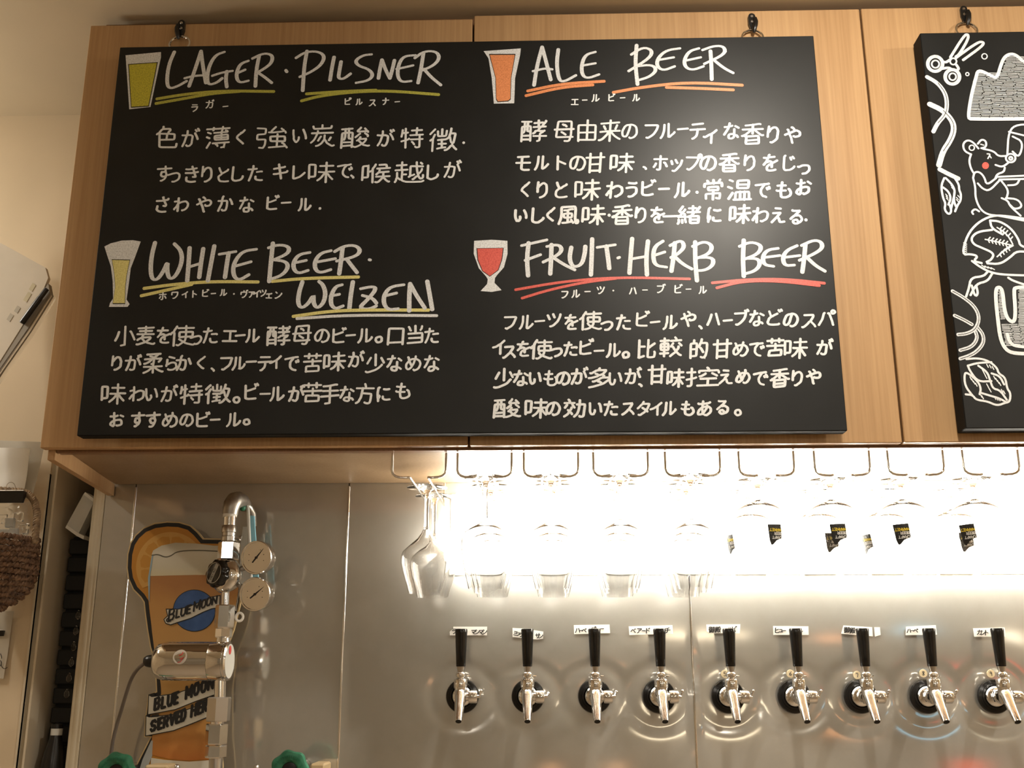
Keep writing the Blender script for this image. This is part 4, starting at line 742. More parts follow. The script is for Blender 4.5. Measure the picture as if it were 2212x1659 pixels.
# ------------------------------------------------------------------ stemware racks and glasses
ZR = 1.9205; YF, YR = .036, .339
def make_rack():
    t = thing('stemware_rack', '', 'rack', (0, 0, 0))
    for s in (-1, 1):
        P = [(s*.045, YF, .0405), (s*.045, YF, .012), (s*.0435, YF, .006), (s*.039, YF, .002), (s*.033, YF, 0), (s*.020, YF, -.001), (s*.0165, YF, 0), (s*.0155, YF+.002, 0), (s*.015, YF+.006, 0), (s*.015, YR-.004, 0), (s*.015, YR, .003), (s*.015, YR, .0440)]
        MB().tube(P, .0021, 8).build('rack_wire', 'chrome', t, smooth=True, local=True, angle=80)
    return t
def shell(prof_o, th):
    n = len(prof_o); inner = []
    for i, (r, h) in enumerate(prof_o): inner.append((max(0, r-th), h))
    return inner
def make_glass(kind):
    t = thing('wine_glass', '', 'glass', (0, 0, 0))    # hangs foot up: z = 0 at the rails
    if kind == 0: FR, stem, bowl = .036, -.068, [(.0045, -.070), (.008, -.078), (.0150, -.088), (.030, -.101), (.0405, -.111), (.0430, -.120), (.0425, -.132), (.038, -.150), (.032, -.168), (.0285, -.182)]
    elif kind == 1: FR, stem, bowl = .036, -.066, [(.0045, -.068), (.010, -.074), (.022, -.080), (.034, -.088), (.0400, -.100), (.0405, -.115), (.037, -.140), (.032, -.163), (.0275, -.182)]
    else: FR, stem, bowl = .037, -.028, [(.005, -.030), (.012, -.034), (.028, -.040), (.041, -.050), (.0465, -.064), (.047, -.082), (.044, -.105), (.040, -.130), (.0375, -.150)]
    foot = [(0, .0062), (.004, .0060), (FR*.6, .0040), (FR-.001, .0030), (FR, .0020), (FR-.001, .0012), (FR*.5, .0005), (.008, -.003), (.0045, -.008), (.0038, -.02), (.0036, (stem-.02)/2), (.0038, stem+.006), (.0045, stem), (0, stem-.0002)]
    MB().lathe(foot[::-1], n=36, cap=False).build('foot_and_stem', 'glass', t, smooth=True, local=True)
    th = .0008
    prof = [(0, stem-.0005)]+bowl+[(bowl[-1][0]-th, bowl[-1][1])]+[(max(r-th, .0006), h-(.0018 if i < 3 else 0.0)) for i, (r, h) in reversed(list(enumerate(bowl)))][1:]+[(0, stem-.0045)]
    MB().lathe(prof[::-1], n=44, cap=False).build('bowl', 'glass', t, smooth=True, local=True)
    if kind == 2:   # printed label: black jug with lettering, upside down on the hanging glass
        def onbowl(a, z, off):
            hs = bowl
            for (r0, h0), (r1, h1) in zip(hs, hs[1:]):
                if h1 <= z <= h0: r = r0+(r1-r0)*(h0-z)/(h0-h1); break
            else: r = .044
            r += off; return (r*math.sin(a), -r*math.cos(a), z)
        def patch(poly, off, name, m, nx=10, par=t):   # poly in label space: x right, z up (metres), wrapped round the bowl
            mb = MB(); X0 = min(p[0] for p in poly); X1 = max(p[0] for p in poly)
            top = lambda x: inter(poly, x)[1]; bot = lambda x: inter(poly, x)[0]
            for i in range(nx):
                xa, xb = X0+(X1-X0)*i/nx+1e-6, X0+(X1-X0)*(i+1)/nx-1e-6
                (za0, za1), (zb0, zb1) = inter(poly, xa), inter(poly, xb)
                for j in range(4):
                    f0, f1 = j/4, (j+1)/4
                    q = [(xa, za0+(za1-za0)*f0), (xb, zb0+(zb1-zb0)*f0), (xb, zb0+(zb1-zb0)*f1), (xa, za0+(za1-za0)*f1)]
                    mb.add([onbowl(x/.046, z, off) for x, z in q], [(0, 1, 2, 3)])
            return mb.build(name, m, par, local=True)
        def inter(poly, x):
            zs = []
            for (xa, za), (xb, zb) in zip(poly, poly[1:]+poly[:1]):
                if min(xa, xb) <= x <= max(xa, xb) and abs(xa-xb) > 1e-9: zs.append(za+(zb-za)*(x-xa)/(xb-xa))
            return (min(zs), max(zs)) if zs else (0, 0)
        zc = -.094
        lab = patch([(-.0130, zc+.016), (.0140, zc+.017), (.0145, zc-.006), (.003, zc-.010), (-.004, zc-.0175), (-.0095, zc-.0165)], .0004, 'printed_label', 'ink')
        mb = MB()
        for a, b in (((-.0135, zc+.012), (-.0175, zc+.011)), ((-.0175, zc+.011), (-.0150, zc-.009)), ((-.0150, zc-.009), (-.0125, zc-.0095))):
            for k in range(3):
                p = [(a[0]+(b[0]-a[0])*f, a[1]+(b[1]-a[1])*f) for f in (k/3, (k+1)/3)]
                dx, dz = (0, .0005) if abs(b[0]-a[0]) > abs(b[1]-a[1]) else (.0005, 0)
                mb.add([onbowl((q[0]+sx*dx)/.046, q[1]+sx*dz, .0004) for q, sx in ((p[0], -1), (p[1], -1), (p[1], 1), (p[0], 1))], [(0, 1, 2, 3)])
        mb.build('printed_handle', 'ink', t, local=True)
        for word, zb, h, col, x0, x1 in (('MARKET', zc+.0095, .0042, 'print_yellow', -.0105, .0125), ('BEER', zc+.0035, .0040, 'print_white', -.0020, .0125), ('CRAFT', zc-.0030, .0040, 'print_white', -.0060, .0125)):
            mb = MB(); n = len(word); cw = (x1-x0)/n
            for i, ch in enumerate(word):
                xr = x1-cw*i    # upside down: the word runs right to left
                for P in BLK[ch]:
                    for (ax, ay), (bx, by) in zip(P, P[1:]):
                        pa = (xr-cw*.84*ax, zb-h*ay); pb = (xr-cw*.84*bx, zb-h*by)
                        d = Vector((pb[0]-pa[0], pb[1]-pa[1])); 
                        if d.length < 1e-7: continue
                        d.normalize(); nn = Vector((-d.y, d.x))*.00042; e = d*.0003
                        q = [(pa[0]-e.x+nn.x, pa[1]-e.y+nn.y), (pb[0]+e.x+nn.x, pb[1]+e.y+nn.y), (pb[0]+e.x-nn.x, pb[1]+e.y-nn.y), (pa[0]-e.x-nn.x, pa[1]-e.y-nn.y)]
                        mb.add([onbowl(x/.046, z, .0009) for x, z in q], [(0, 1, 2, 3)])
            mb.build('printed_word', col, t, local=True)
    return t
M['print_yellow'] = mat('yellow_print', (.85, .65, .05), .5); M['print_white'] = mat('white_label_print', (.85, .85, .82), .5)
BLK = {'A': [[(0, 0), (.5, 1), (1, 0)], [(.2, .35), (.8, .35)]], 'B': [[(0, 0), (0, 1), (.75, 1), (.95, .78), (.75, .54), (0, .54)], [(.7, .54), (1, .28), (.75, 0), (0, 0)]],
 'C': [[(1, .8), (.75, 1), (.25, 1), (0, .75), (0, .25), (.25, 0), (.75, 0), (1, .2)]], 'D': [[(0, 0), (0, 1), (.6, 1), (1, .7), (1, .3), (.6, 0), (0, 0)]],
 'E': [[(1, 1), (0, 1), (0, 0), (1, 0)], [(0, .52), (.8, .52)]], 'F': [[(1, 1), (0, 1), (0, 0)], [(0, .52), (.8, .52)]], 'H': [[(0, 0), (0, 1)], [(1, 0), (1, 1)], [(0, .5), (1, .5)]],
 'K': [[(0, 0), (0, 1)], [(.95, 1), (0, .4)], [(.35, .6), (1, 0)]], 'L': [[(0, 1), (0, 0), (.95, 0)]], 'M': [[(0, 0), (0, 1), (.5, .25), (1, 1), (1, 0)]],
 'N': [[(0, 0), (0, 1), (1, 0), (1, 1)]], 'O': [[(.3, 0), (0, .25), (0, .75), (.3, 1), (.7, 1), (1, .75), (1, .25), (.7, 0), (.3, 0)]],
 'R': [[(0, 0), (0, 1), (.75, 1), (1, .78), (.75, .5), (0, .5)], [(.5, .5), (1, 0)]], 'S': [[(.95, .82), (.7, 1), (.25, 1), (0, .78), (.2, .56), (.8, .44), (1, .22), (.75, 0), (.25, 0), (0, .2)]],
 'T': [[(0, 1), (1, 1)], [(.5, 1), (.5, 0)]], 'U': [[(0, 1), (0, .25), (.3, 0), (.7, 0), (1, .25), (1, 1)]], 'V': [[(0, 1), (.5, 0), (1, 1)]], 'Y': [[(0, 1), (.5, .5), (1, 1)], [(.5, .5), (.5, 0)]],
 'G': [[(1, .8), (.75, 1), (.25, 1), (0, .75), (0, .25), (.25, 0), (.75, 0), (1, .2), (1, .45), (.6, .45)]], 'P': [[(0, 0), (0, 1), (.8, 1), (1, .75), (.8, .5), (0, .5)]],
 '-': [[(.1, .5), (.9, .5)]], '0': [[(.3, 0), (0, .25), (0, .75), (.3, 1), (.7, 1), (1, .75), (1, .25), (.7, 0), (.3, 0)]],
 '5': [[(.95, 1), (.1, 1), (.05, .55), (.7, .6), (1, .3), (.7, 0), (0, .05)]], '6': [[(.9, 1), (.2, .6), (0, .25), (.4, 0), (.9, .2), (.7, .5), (.1, .35)]], '7': [[(0, .8), (.1, 1), (.9, .95), (.5, 0)]],
 '8': [[(.9, .85), (.5, 1), (.1, .8), (.9, .25), (.5, 0), (.1, .2), (.9, .8)]], '9': [[(.9, .7), (.5, 1), (.1, .75), (.4, .5), (.9, .75), (.8, 0)]]}
RK = [at(u, 978, YF).x for u in (906, 1047, 1190, 1340, 1495, 1654, 1817, 1976, 2138)]
ordn = ['leftmost', 'second', 'third', 'fourth', 'fifth', 'sixth', 'seventh', 'eighth', 'ninth']
rack0 = make_rack(); g0 = make_glass(0); g1 = make_glass(1); g2 = make_glass(2); index_kids()
plain_n = 0
used = set()
for i, x in enumerate(RK):
    r = rack0 if i == 0 else copy_tree(rack0)
    r.location = (x, 0, ZR); r['group'] = 'stemware racks under the cabinet'
    r['label'] = '%s bent chrome wire rack%s hanging under the cabinet' % (ordn[i], ' from the left' if i else ' of the row')
    proto = g0 if i == 0 else g1 if i < 5 else g2
    ys = (.165, .258) if i == 0 else (.075, .163, .252) if i < 5 else (.120, .235)
    for j, y in enumerate(ys):
        if proto in used: g = copy_tree(proto)
        else: g = proto; used.add(proto)
        g.location = (x+(.004 if j else 0), y, ZR+.0026)
        pos = ['front', 'rear'][j] if len(ys) == 2 else ['front', 'middle', 'rear'][j]
        if i >= 5: g.rotation_euler = (0, 0, [[.35, -1.0], [-.1, .25], [-.45, -1.15], [-.75, .05]][i-5][j]); g['label'] = '%s goblet with black printed jug label hanging in the %s rack from the left' % (pos, ordn[i]); g['group'] = 'printed goblets in the racks'
        else: g['label'] = '%s clear stemmed glass hanging upside down in the %s rack%s' % (pos, ordn[i], ' from the left' if i else ''); g['group'] = 'clear stemmed glasses in the racks'
# ------------------------------------------------------------------ taps
def make_tap():
    t = thing('beer_tap', '', 'tap', (0, 0, 0)); y = -.052
    def L(mb, n, m, sm=True, par=t): return mb.build(n, m, par, smooth=sm, local=True)
    L(MB().lathe([(.0298, 0), (.0305, .002), (.0305, .005), (.0290, .0075), (.0240, .0085), (.0235, .0105), (.0200, .0112), (.0190, .009), (0, .009)], (0, 0, 0), (0, -1, 0), 44, cap=False), 'flange', 'tap_black')
    L(MB().lathe([(.0190, .009), (.0180, .013), (.0150, .0165), (.0110, .018), (.0098, .022), (.0098, .026)], (0, 0, 0), (0, -1, 0), 32), 'shank', 'chrome')
    L(MB().lathe([(.0120, 0), (.0128, .0015), (.0128, .008), (.0118, .0095)], (0, -.0215, 0), (0, -1, 0), 8), 'coupling_nut', 'chrome', False)
    b = MB().lathe([(0, -.012), (.0085, -.012), (.0105, -.006), (.0108, .014), (.0118, .0155), (.0122, .017), (.0122, .029), (.0112, .0305), (.0050, .0305), (0, .0305)], (0, y+.002, 0), (0, 0, 1), 32, cap=False)
    b.cyl((0, -.030, 0), (0, y+.006, 0), .0098, n=28); b.ball((0, y-.003, .004), .0108, 24)
    body = L(b, 'faucet_body', 'chrome')
    L(MB().lathe([(.0112, .0305), (.0070, .032), (.0062, .034), (.0088, .0345), (.0094, .037), (.0094, .040), (.0075, .0425), (.0052, .0435)], (0, y+.002, 0), (0, 0, 1), 28), 'collar', 'chrome')
    L(MB().lathe([(.0056, .043), (.0062, .046), (.0076, .0525)], (0, y+.002, 0), (0, 0, 1), 24), 'ferrule', 'nickel')
    L(MB().lathe([(.0080, .0525), (.0086, .0535), (.0096, .076), (.0112, .1115), (.0116, .117), (.0110, .119), (.0099, .1196), (0, .1198)], (0, y+.002, 0), (0, 0, 1), 32, cap=False), 'handle', 'tap_black')
    a = Vector((0, y-.003, .006)); e = Vector((0, y-.040, -.0415)); d = (e-a); Ln = d.length
    L(MB().lathe([(0, -.002), (.0095, -.001), (.0104, .004), (.0098, .010), (.0086, Ln*.5), (.0070, Ln-.002), (.0066, Ln), (.0054, Ln), (.0050, Ln-.006), (0, Ln-.007)], a, d, 28, cap=False), 'spout', 'chrome')
    L(MB().cyl(a+d*(1-.06), a+d*(1-.02), .0050, n=18), 'spout_opening', 'black_rough', par=t)
    k = MB().lathe([(.0075, 0), (.0075, .010), (.0112, .011), (.0118, .0125), (.0118, .0245), (.0110, .026), (.004, .0262), (0, .0262)], (.004, y+.004, 0), (1, 0, 0), 10, cap=False)
    L(k, 'flow_control', 'chrome')
    lv = MB().cyl((.029, y+.004, 0), (.036, y+.004, 0), .0030, n=12)
    lv.tube([(.034, y+.004, 0), (.0355, y+.002, .004), (.037, y, .008)], .0016, 8); lv.ball((.0375, y, .0095), .0032, 12)
    L(lv, 'control_lever', 'chrome')
    L(MB().cyl((.010, y+.008, .036), (.0155, y+.010, .036), .0018, .0010, 8), 'collar_screw', 'chrome')
    return t
M['tap_black'] = mat('gloss_black_plastic', (.007, .007, .007), .16)
LEVER = [0, -1.2, -.9, .15, .1, .1, .1, -.3, .1]
tap0 = make_tap(); index_kids()
for i, x in enumerate(TAPX):
    t = tap0 if i == 0 else copy_tree(tap0)
    t.location = (x, YW-.0018, TAPZ); t['group'] = 'beer taps on the steel wall'
    t['label'] = '%s chrome beer tap%s with tapered black handle on the steel wall' % (ordn[i], ' from the left' if i else ' of the row')
    if i in (1, 2):
        for c in COL.objects:
            if c.parent == t and c.name.startswith('control_lever'): 
                y_ = -.048; R_ = Matrix.Translation((0, y_, 0)) @ Matrix.Rotation(LEVER[i]*1.2, 4, 'X') @ Matrix.Translation((0, -y_, 0)); c.matrix_local = R_
# paper strips behind the handles, number stickers
C4 = Crop(920, 1320, 3.568, YW-.0022); C5 = Crop(1500, 1320, 3.107, YW-.0022)
def strip(crop, poly, label, texts, size, extra=None):
    P = crop.pts(poly); cx = sum(p[0] for p in P)/len(P); cz = sum(p[1] for p in P)/len(P)
    t = thing('tap_label', label, 'label', (cx, YW-.002, cz), 'paper strips above the taps')
    MB().prism(P, YW-.0024, YW-.0019).build('paper_strip', 'paper', t)
    if extra: MB().prism(crop.pts(extra), YW-.0024, YW-.0019).build('paper_strip', 'paper', t)
    wr = Writer(Crop(crop.u0, crop.v0, crop.k, YW-.0024)); wr.text(texts, 0, size, .0014, t, 'ink', 'ink_writing', kana=1.0)
strip(C4, [(183,160),(210,135),(212,120),(472,120),(470,187),(185,187)], 'white paper strip behind the first tap handle, torn left corner', [('ラ',218,155),('マ',367,160),('シ',395,160),('マ',425,160),('シ',452,160)], 48)
strip(C4, [(668,130),(760,135),(905,158),(903,213),(860,220),(668,200)], 'kinked white paper strip behind the second tap handle', [('ミ',690,172),('ッ',712,176),('ク',738,180),('サ',862,190),('ン',885,192)], 44)
strip(C4, [(1140,108),(1415,104),(1420,170),(1142,178)], 'white paper strip behind the third tap handle', [('ハ',1170,148),('ー',1197,150),('ベ',1220,150),('バ',1290,140),('レ',1325,138),('ー',1358,136)], 48)
strip(C4, [(1563,118),(1900,108),(1905,175),(1568,185)], 'long white paper strip behind the fourth tap handle', [('ベ',1598,152),('ア',1645,150),('ー',1680,152),('ド',1712,150),('ッ',1830,152),('チ',1862,148)], 50)
strip(C5, [(80,90),(308,88),(305,150),(95,148),(82,135)], 'white paper strip behind the fifth tap handle, clipped lower left corner', [('御',115,124),('殿',158,124),('ル',238,126),('B' if False else 'ビ',268,120)], 46)
strip(C5, [(528,100),(765,102),(767,160),(530,160)], 'white paper strip behind the sixth tap handle', [('ヒ',555,130),('ュ',580,132),('ー',602,132),('ル',712,130)], 42)
strip(C5, [(1000,96),(1193,108),(1197,170),(985,152)], 'white paper strip behind the seventh tap handle with a loose end piece', [('御',1022,126),('殿',1062,130)], 44, [(1207,108),(1245,108),(1250,160),(1212,172)])
strip(C5, [(1420,105),(1620,94),(1628,158),(1418,162)], 'slanted white paper strip behind the eighth tap handle', [('ハ',1440,132),('ー',1462,132),('ベ',1485,132),('ー',1600,128)], 40)
strip(C5, [(1870,115),(2082,110),(2090,172),(1878,172)], 'white paper strip behind the ninth tap handle', [('カ',1912,142),('ン',1938,144),('ト',1962,144)], 44)
for k, (cx, cy, ch) in enumerate(((205,422,'5'),(645,420,'6'),(1093,430,'7'),(1537,418,'8'),(1990,420,'9'))):
    p = C5.p3(cx, cy, YW-.0022)
    t = thing('number_sticker', 'small round cream sticker numbered %s beside the %s tap' % (ch, ordn[k+4]), 'sticker', (p.x, YW-.002, p.z), 'number stickers by the taps')
    MB().lathe([(0, .0006), (.0072, .0006), (.0074, 0)], (p.x, YW-.0016, p.z), (0, -1, 0), 24, cap=False).build('sticker_disc', 'sticker', t)
    mb = MB()
    for P in BLK[ch]: mb.stroke(chaikin([(p.x-.0022+.0044*a, p.z-.0036+.0072*b) for a, b in P]), .0011, YW-.0025)
    mb.build('number', 'ink', t)
# ------------------------------------------------------------------ cut-out beer sign on the steel wall
SY = .310
CA = Crop(200, 1040, 2.68, SY)
sg = thing('beer_sign', 'cut-out sign of an amber beer glass with orange slice and blue disc', 'sign', (at(420, 1659, SY).x, SY+.004, at(420, 1659, SY).z))
outer = [(740,330),(640,328),(608,290),(565,252),(500,233),(430,230),(355,240),(292,266),(245,308),(215,355),(198,420),(194,500),(203,565),(232,628),(275,672),(293,700),(300,765),(312,855),(330,960),(349,1020),(360,1100),(365,1215),(318,1235),(305,1345),(300,1362),(296,1480),(330,1482),(290,1560),(250,1640),(215,1760),(215,1900),(745,1900),(750,1640),(736,1500),(736,1200),(760,1000),(815,860),(850,720),(872,600),(880,500),(870,420),(850,368),(825,338)]
def inset(P, d):    # shrink an outline by d crop units
    n = len(P); A = sum(P[i][0]*P[(i+1) % n][1]-P[(i+1) % n][0]*P[i][1] for i in range(n)); sg_ = 1 if A > 0 else -1
    out = []
    for i in range(n):
        a = Vector(P[i-1]); b = Vector(P[i]); c = Vector(P[(i+1) % n])
        t1 = (b-a).normalized(); t2 = (c-b).normalized(); n1 = Vector((-t1.y, t1.x))*sg_; n2 = Vector((-t2.y, t2.x))*sg_
        m = (n1+n2); m = m.normalized() if m.length > 1e-6 else n1; k = max(.5, m.dot(n1)); q = b+m*(d/k); out.append((q.x, q.y))
    return out
def lay(P, y, name, m, par, th=.0012): return MB().prism(CA.pts(P), y, y+th).build(name, m, par)
M['s_cream'] = mat('sign_cream_edge', (.55, .42, .22), .4); M['s_white'] = mat('sign_white', (.62, .60, .52), .4)
def ramp_mat(name, z0, z1, cols):
    m = mat(name, cols[0][1], .35); n, l, b = nodes(m)
    g = n.new('ShaderNodeNewGeometry'); s = n.new('ShaderNodeSeparateXYZ'); mr = n.new('ShaderNodeMapRange')
    mr.inputs['From Min'].default_value = z0; mr.inputs['From Max'].default_value = z1
    nz = n.new('ShaderNodeTexNoise'); nz.inputs['Scale'].default_value = 30; ad = n.new('ShaderNodeMath'); ad.operation = 'MULTIPLY_ADD'; ad.inputs[1].default_value = .10
    cr = n.new('ShaderNodeValToRGB'); e = cr.color_ramp.elements
    e[0].position = cols[0][0]; e[0].color = (*cols[0][1], 1); e[1].position = cols[-1][0]; e[1].color = (*cols[-1][1], 1)
    for p, c in cols[1:-1]: x = e.new(p); x.color = (*c, 1)
    l.new(g.outputs['Position'], s.inputs[0]); l.new(s.outputs['Z'], mr.inputs['Value']); l.new(g.outputs['Position'], nz.inputs[0])
    l.new(nz.outputs['Fac'], ad.inputs[0]); l.new(mr.outputs[0], ad.inputs[2]); l.new(ad.outputs[0], cr.inputs[0]); l.new(cr.outputs[0], b.inputs['Base Color']); return m
zt, zb_ = CA(0, 540)[1], CA(0, 1610)[1]
M['s_beer'] = ramp_mat('sign_beer', zb_, zt, [(0, (.44, .14, .03)), (.12, (.48, .20, .05)), (.35, (.47, .27, .08)), (.62, (.52, .31, .11)), (.88, (.50, .27, .09)), (1.0, (.40, .19, .07))])
M['s_orange'] = mat('sign_orange_peel', (.48, .22, .035), .35); M['s_pulp'] = mat('sign_orange_pulp', (.58, .33, .09), .35); M['s_pulp2'] = mat('sign_orange_segment', (.52, .26, .05), .35)
M['s_foam'] = ramp_mat('sign_foam', CA(0, 545)[1], CA(0, 355)[1], [(0, (.62, .56, .38)), (.3, (.60, .57, .45)), (.7, (.66, .63, .53)), (1, (.50, .47, .37))])
M['s_blue'] = noise_col(mat('sign_blue', (.03, .09, .28), .4), (.03, .085, .24), (.05, .12, .33), nscale=40)
lay(outer, SY+.002, 'sign_backing', 's_cream', sg, .008)
lay(inset(outer, 8), SY+.0012, 'black_border', 'ink', sg)
art = lay(inset([(x, y) for x, y in outer], 31), SY+.0004, 'artwork_ground', 's_orange', sg)
sl = lay([(455+214*math.cos(a), 500+222*math.sin(a)) for a in [2*PI*k/40 for k in range(40)] if 1], SY-.0002, 'orange_slice', 's_pulp', sg) if False else None
def slice_pts(r): return [(452+r*math.cos(a), 497+r*1.02*math.sin(a)) for a in [PI*.80+(PI*1.02)*k/30 for k in range(31)]]
sl = MB().prism(CA.pts(slice_pts(200)+[(560,520)]), SY-.0003, SY+.0009).build('orange_slice', 's_pulp', sg)
for k in range(6):
    a0 = PI*.82+k*PI*.172; a1 = a0+PI*.156; am = (a0+a1)/2
    P = [(452+r*math.cos(a), 497+r*1.02*math.sin(a)) for r, a in ((62, am), (150, a0), (172, a0+.03), (180, am), (172, a1-.03), (150, a1))]
    MB().prism(CA.pts(P), SY-.0006, SY+.0004).build('slice_segment', 's_pulp2', sl)
lay([(325,560),(330,542),(600,538),(852,540),(842,640),(820,760),(790,860),(740,970),(714,1100),(708,1300),(710,1500),(724,1600),(680,1608),(540,1615),(440,1605),(350,1585),(338,1560),(345,1480),(400,1215),(392,1150),(380,1100),(360,990),(345,870),(328,700)], SY-.0008, 'beer_body', 's_beer', sg)
lay([(345,418),(352,400),(400,372),(480,355),(600,360),(700,372),(820,372),(846,410),(852,545),(600,541),(325,548),(335,480)], SY-.0010, 'foam_head', 's_foam', sg)
MB().stroke(smooth2(CA.pts([(345,428),(380,422),(420,440),(455,432),(490,405),(600,398),(730,405)])), .0022, SY-.0012).build('foam_line', mat('sign_foam_line', (.12, .11, .08), .5), sg)
lay([(340,1600),(420,1612),(560,1622),(700,1612),(722,1608),(724,1800),(330,1800)], SY-.0012, 'glass_base', 's_white', sg)
lay([(345,430),(352,430),(335,545),(330,700),(326,680),(322,560)], SY-.0014, 'blue_edge_highlight', mat('sign_light_blue', (.28, .42, .52), .4), sg)
lay([(340,1500),(350,1500),(345,1590),(300,1700),(262,1700),(290,1610)], SY-.0009, 'glass_base_edge', mat('sign_grey', (.38, .40, .40), .4), sg)
bd = lay([(590+124*math.cos(a), 748+122*math.sin(a)) for a in [2*PI*k/40 for k in range(40)]], SY-.0014, 'disc_outline', 'ink', sg)
lay([(590+120*math.cos(a), 748+118*math.sin(a)) for a in [2*PI*k/40 for k in range(40)]], SY-.0018, 'blue_disc', 's_blue', sg)
def banner(P, y, name):
    lay([(x, yy) for x, yy in inset(P, -5)], y+.0004, name+'_outline', 'ink', sg)
    return lay(P, y, name, 's_white', sg)
banner([(432,742),(500,742),(560,728),(640,695),(690,672),(737,664),(735,728),(690,735),(640,755),(570,790),(500,812),(455,828),(428,820),(418,800),(440,780)], SY-.0026, 'name_banner')
banner([(330,1240),(345,1248),(480,1232),(600,1190),(700,1150),(742,1136),(742,1222),(700,1235),(600,1270),(480,1318),(325,1347)], SY-.0026, 'wide_banner')
banner([(315,1360),(330,1366),(470,1352),(600,1305),(700,1262),(742,1250),(742,1338),(700,1348),(600,1390),(470,1440),(312,1470)], SY-.0026, 'wide_banner')
lay([(330,1232),(362,1222),(362,1244),(345,1248)], SY-.0028, 'banner_fold', 'ink', sg); lay([(345,1352),(385,1345),(385,1362),(340,1366)], SY-.0028, 'banner_fold', 'ink', sg)
def block(items, y, wid, name='lettering', sm=False):
    mb = MB(); k = 0
    for ch, x0, y0, x1, y1, h, sl_ in items:      # baseline from (x0,y0) to (x1,y1), height h upward, slant
        for P in BLK[ch]:
            Q = [(x0+(x1-x0)*a+sl_*b, y0+(y1-y0)*a-h*b) for a, b in P]; k += 1
            mb.stroke(CA.pts(Q), wid, y-(k % 6)*4e-5)
    return mb.build(name, 'ink', sg)
it = []
for ch, x, y, w_, h in (('B',443,806,30,60),('L',486,790,20,44),('U',513,782,24,46),('E',548,768,20,46),('M',588,752,34,54),('O',632,735,22,44),('O',662,722,22,44),('N',694,714,24,42)):
    it.append((ch, x, y, x+w_, y-w_*.34, h, 6))
block(it, SY-.0033, .0033)
mb = MB(); mb.stroke(smooth2(CA.pts([(452,745),(445,790),(430,800),(436,815),(455,808)])), .0024, SY-.0033); mb.build('lettering_flourish', 'ink', sg)
it = []
for ch, x, y, w_, h in (('B',362,1322,26,64),('L',404,1312,20,62),('U',437,1302,24,62),('E',476,1288,20,62),('M',543,1258,32,68),('O',590,1238,24,66),('O',632,1222,24,66),('N',672,1206,26,66)):
    it.append((ch, x, y, x+w_, y-w_*.36, h, 5))
for ch, x, y, w_, h in (('S',340,1446,26,56),('E',383,1434,20,60),('R',415,1424,22,60),('V',450,1412,24,62),('E',487,1398,18,62),('D',515,1388,22,64),('H',574,1362,24,66),('E',612,1346,18,66),('R',640,1334,20,66),('E',676,1320,18,66)):
    it.append((ch, x, y, x+w_, y-w_*.36, h, 6))
block(it, SY-.0033, .0051)
# ------------------------------------------------------------------ gas regulator column in front of the sign
GY = .235
G = Crop(200, 1040, 2.68, GY)
def g3(x, y, dy=0): return G.p3(x, y, GY+dy)
base = g3(715, 1659)
rg = thing('gas_regulator', 'upright chrome gas regulator with two gauges and horizontal heater before the sign', 'regulator', (base.x, GY, base.z))
mm = lambda px_: px_/2.68*(GY+1.7)/FPX/0.964       # crop units to metres at this depth
def B(mb, n, m, par=rg, sm=True): return mb.build(n, m, par, smooth=sm)
def vcyl(xa, ya, xb, yb, wa, wb=None, n=24): 
    wb = wa if wb is None else wb
    return MB().cyl(g3(xa, ya), g3(xb, yb), mm(wa)/2, mm(wb)/2, n)
ex = 800
P = [g3(796, 190), g3(800, 160), g3(806, 135), g3(822, 112, .006), g3(845, 105, .022), g3(868, 112, .045), g3(885, 140, .068)]
B(MB().tube(P, [mm(43), mm(45), mm(48), mm(50), mm(46), mm(40), mm(36)], 20), 'elbow_pipe', 'cast')
B(MB().tube([g3(868, 118, .045), g3(905, 150, .068), g3(925, 190, .075), g3(925, 260, .075)], mm(24), 14), 'rear_pipe', 'cast')
B(vcyl(796, 184, 795, 206, 78), 'sealing_tape', 'white')
B(vcyl(796, 200, 793, 262, 70), 'nipple', 'chrome')
B(MB().lathe([(mm(38), 0), (mm(41), .001), (mm(41), mm(26)), (mm(37), mm(30)), (mm(37), mm(48)), (mm(42), mm(52)), (mm(42), mm(84)), (mm(38), mm(90))], g3(788, 348), g3(792, 260)-g3(788, 348), 28), 'hose_clamp', 'nickel')
B(MB().cyl(g3(822, 325), g3(862, 328), mm(9), n=10).cyl(g3(850, 326), g3(862, 328), mm(13), n=8), 'clamp_screw', 'nickel')
def hexn(x, y0, y1, w_, name='hex_nut', m='chrome', rot=0.3, xb=None):
    xb = x if xb is None else xb
    a = g3(xb, y1); b = g3(x, y0); h = (b-a).length; r = mm(w_)/2; mb = MB(); n = 6; e = mm(6)
    ring_ = lambda rr, z: [a+Vector((rr*math.cos(rot+2*PI*k/6), rr*math.sin(rot+2*PI*k/6), z)) for k in range(6)]
    vs = ring_(r*.93, 0)+ring_(r, e)+ring_(r, h-e)+ring_(r*.93, h)
    fs = [tuple(reversed(range(6))), tuple(range(18, 24))]
    for q in range(3): fs += [(q*6+k, q*6+(k+1) % 6, (q+1)*6+(k+1) % 6, (q+1)*6+k) for k in range(6)]
    return mb.add(vs, fs).build(name, m, rg)
hexn(783, 350, 455, 118, rot=.15)
B(vcyl(780, 450, 775, 480, 60), 'neck', 'nickel')
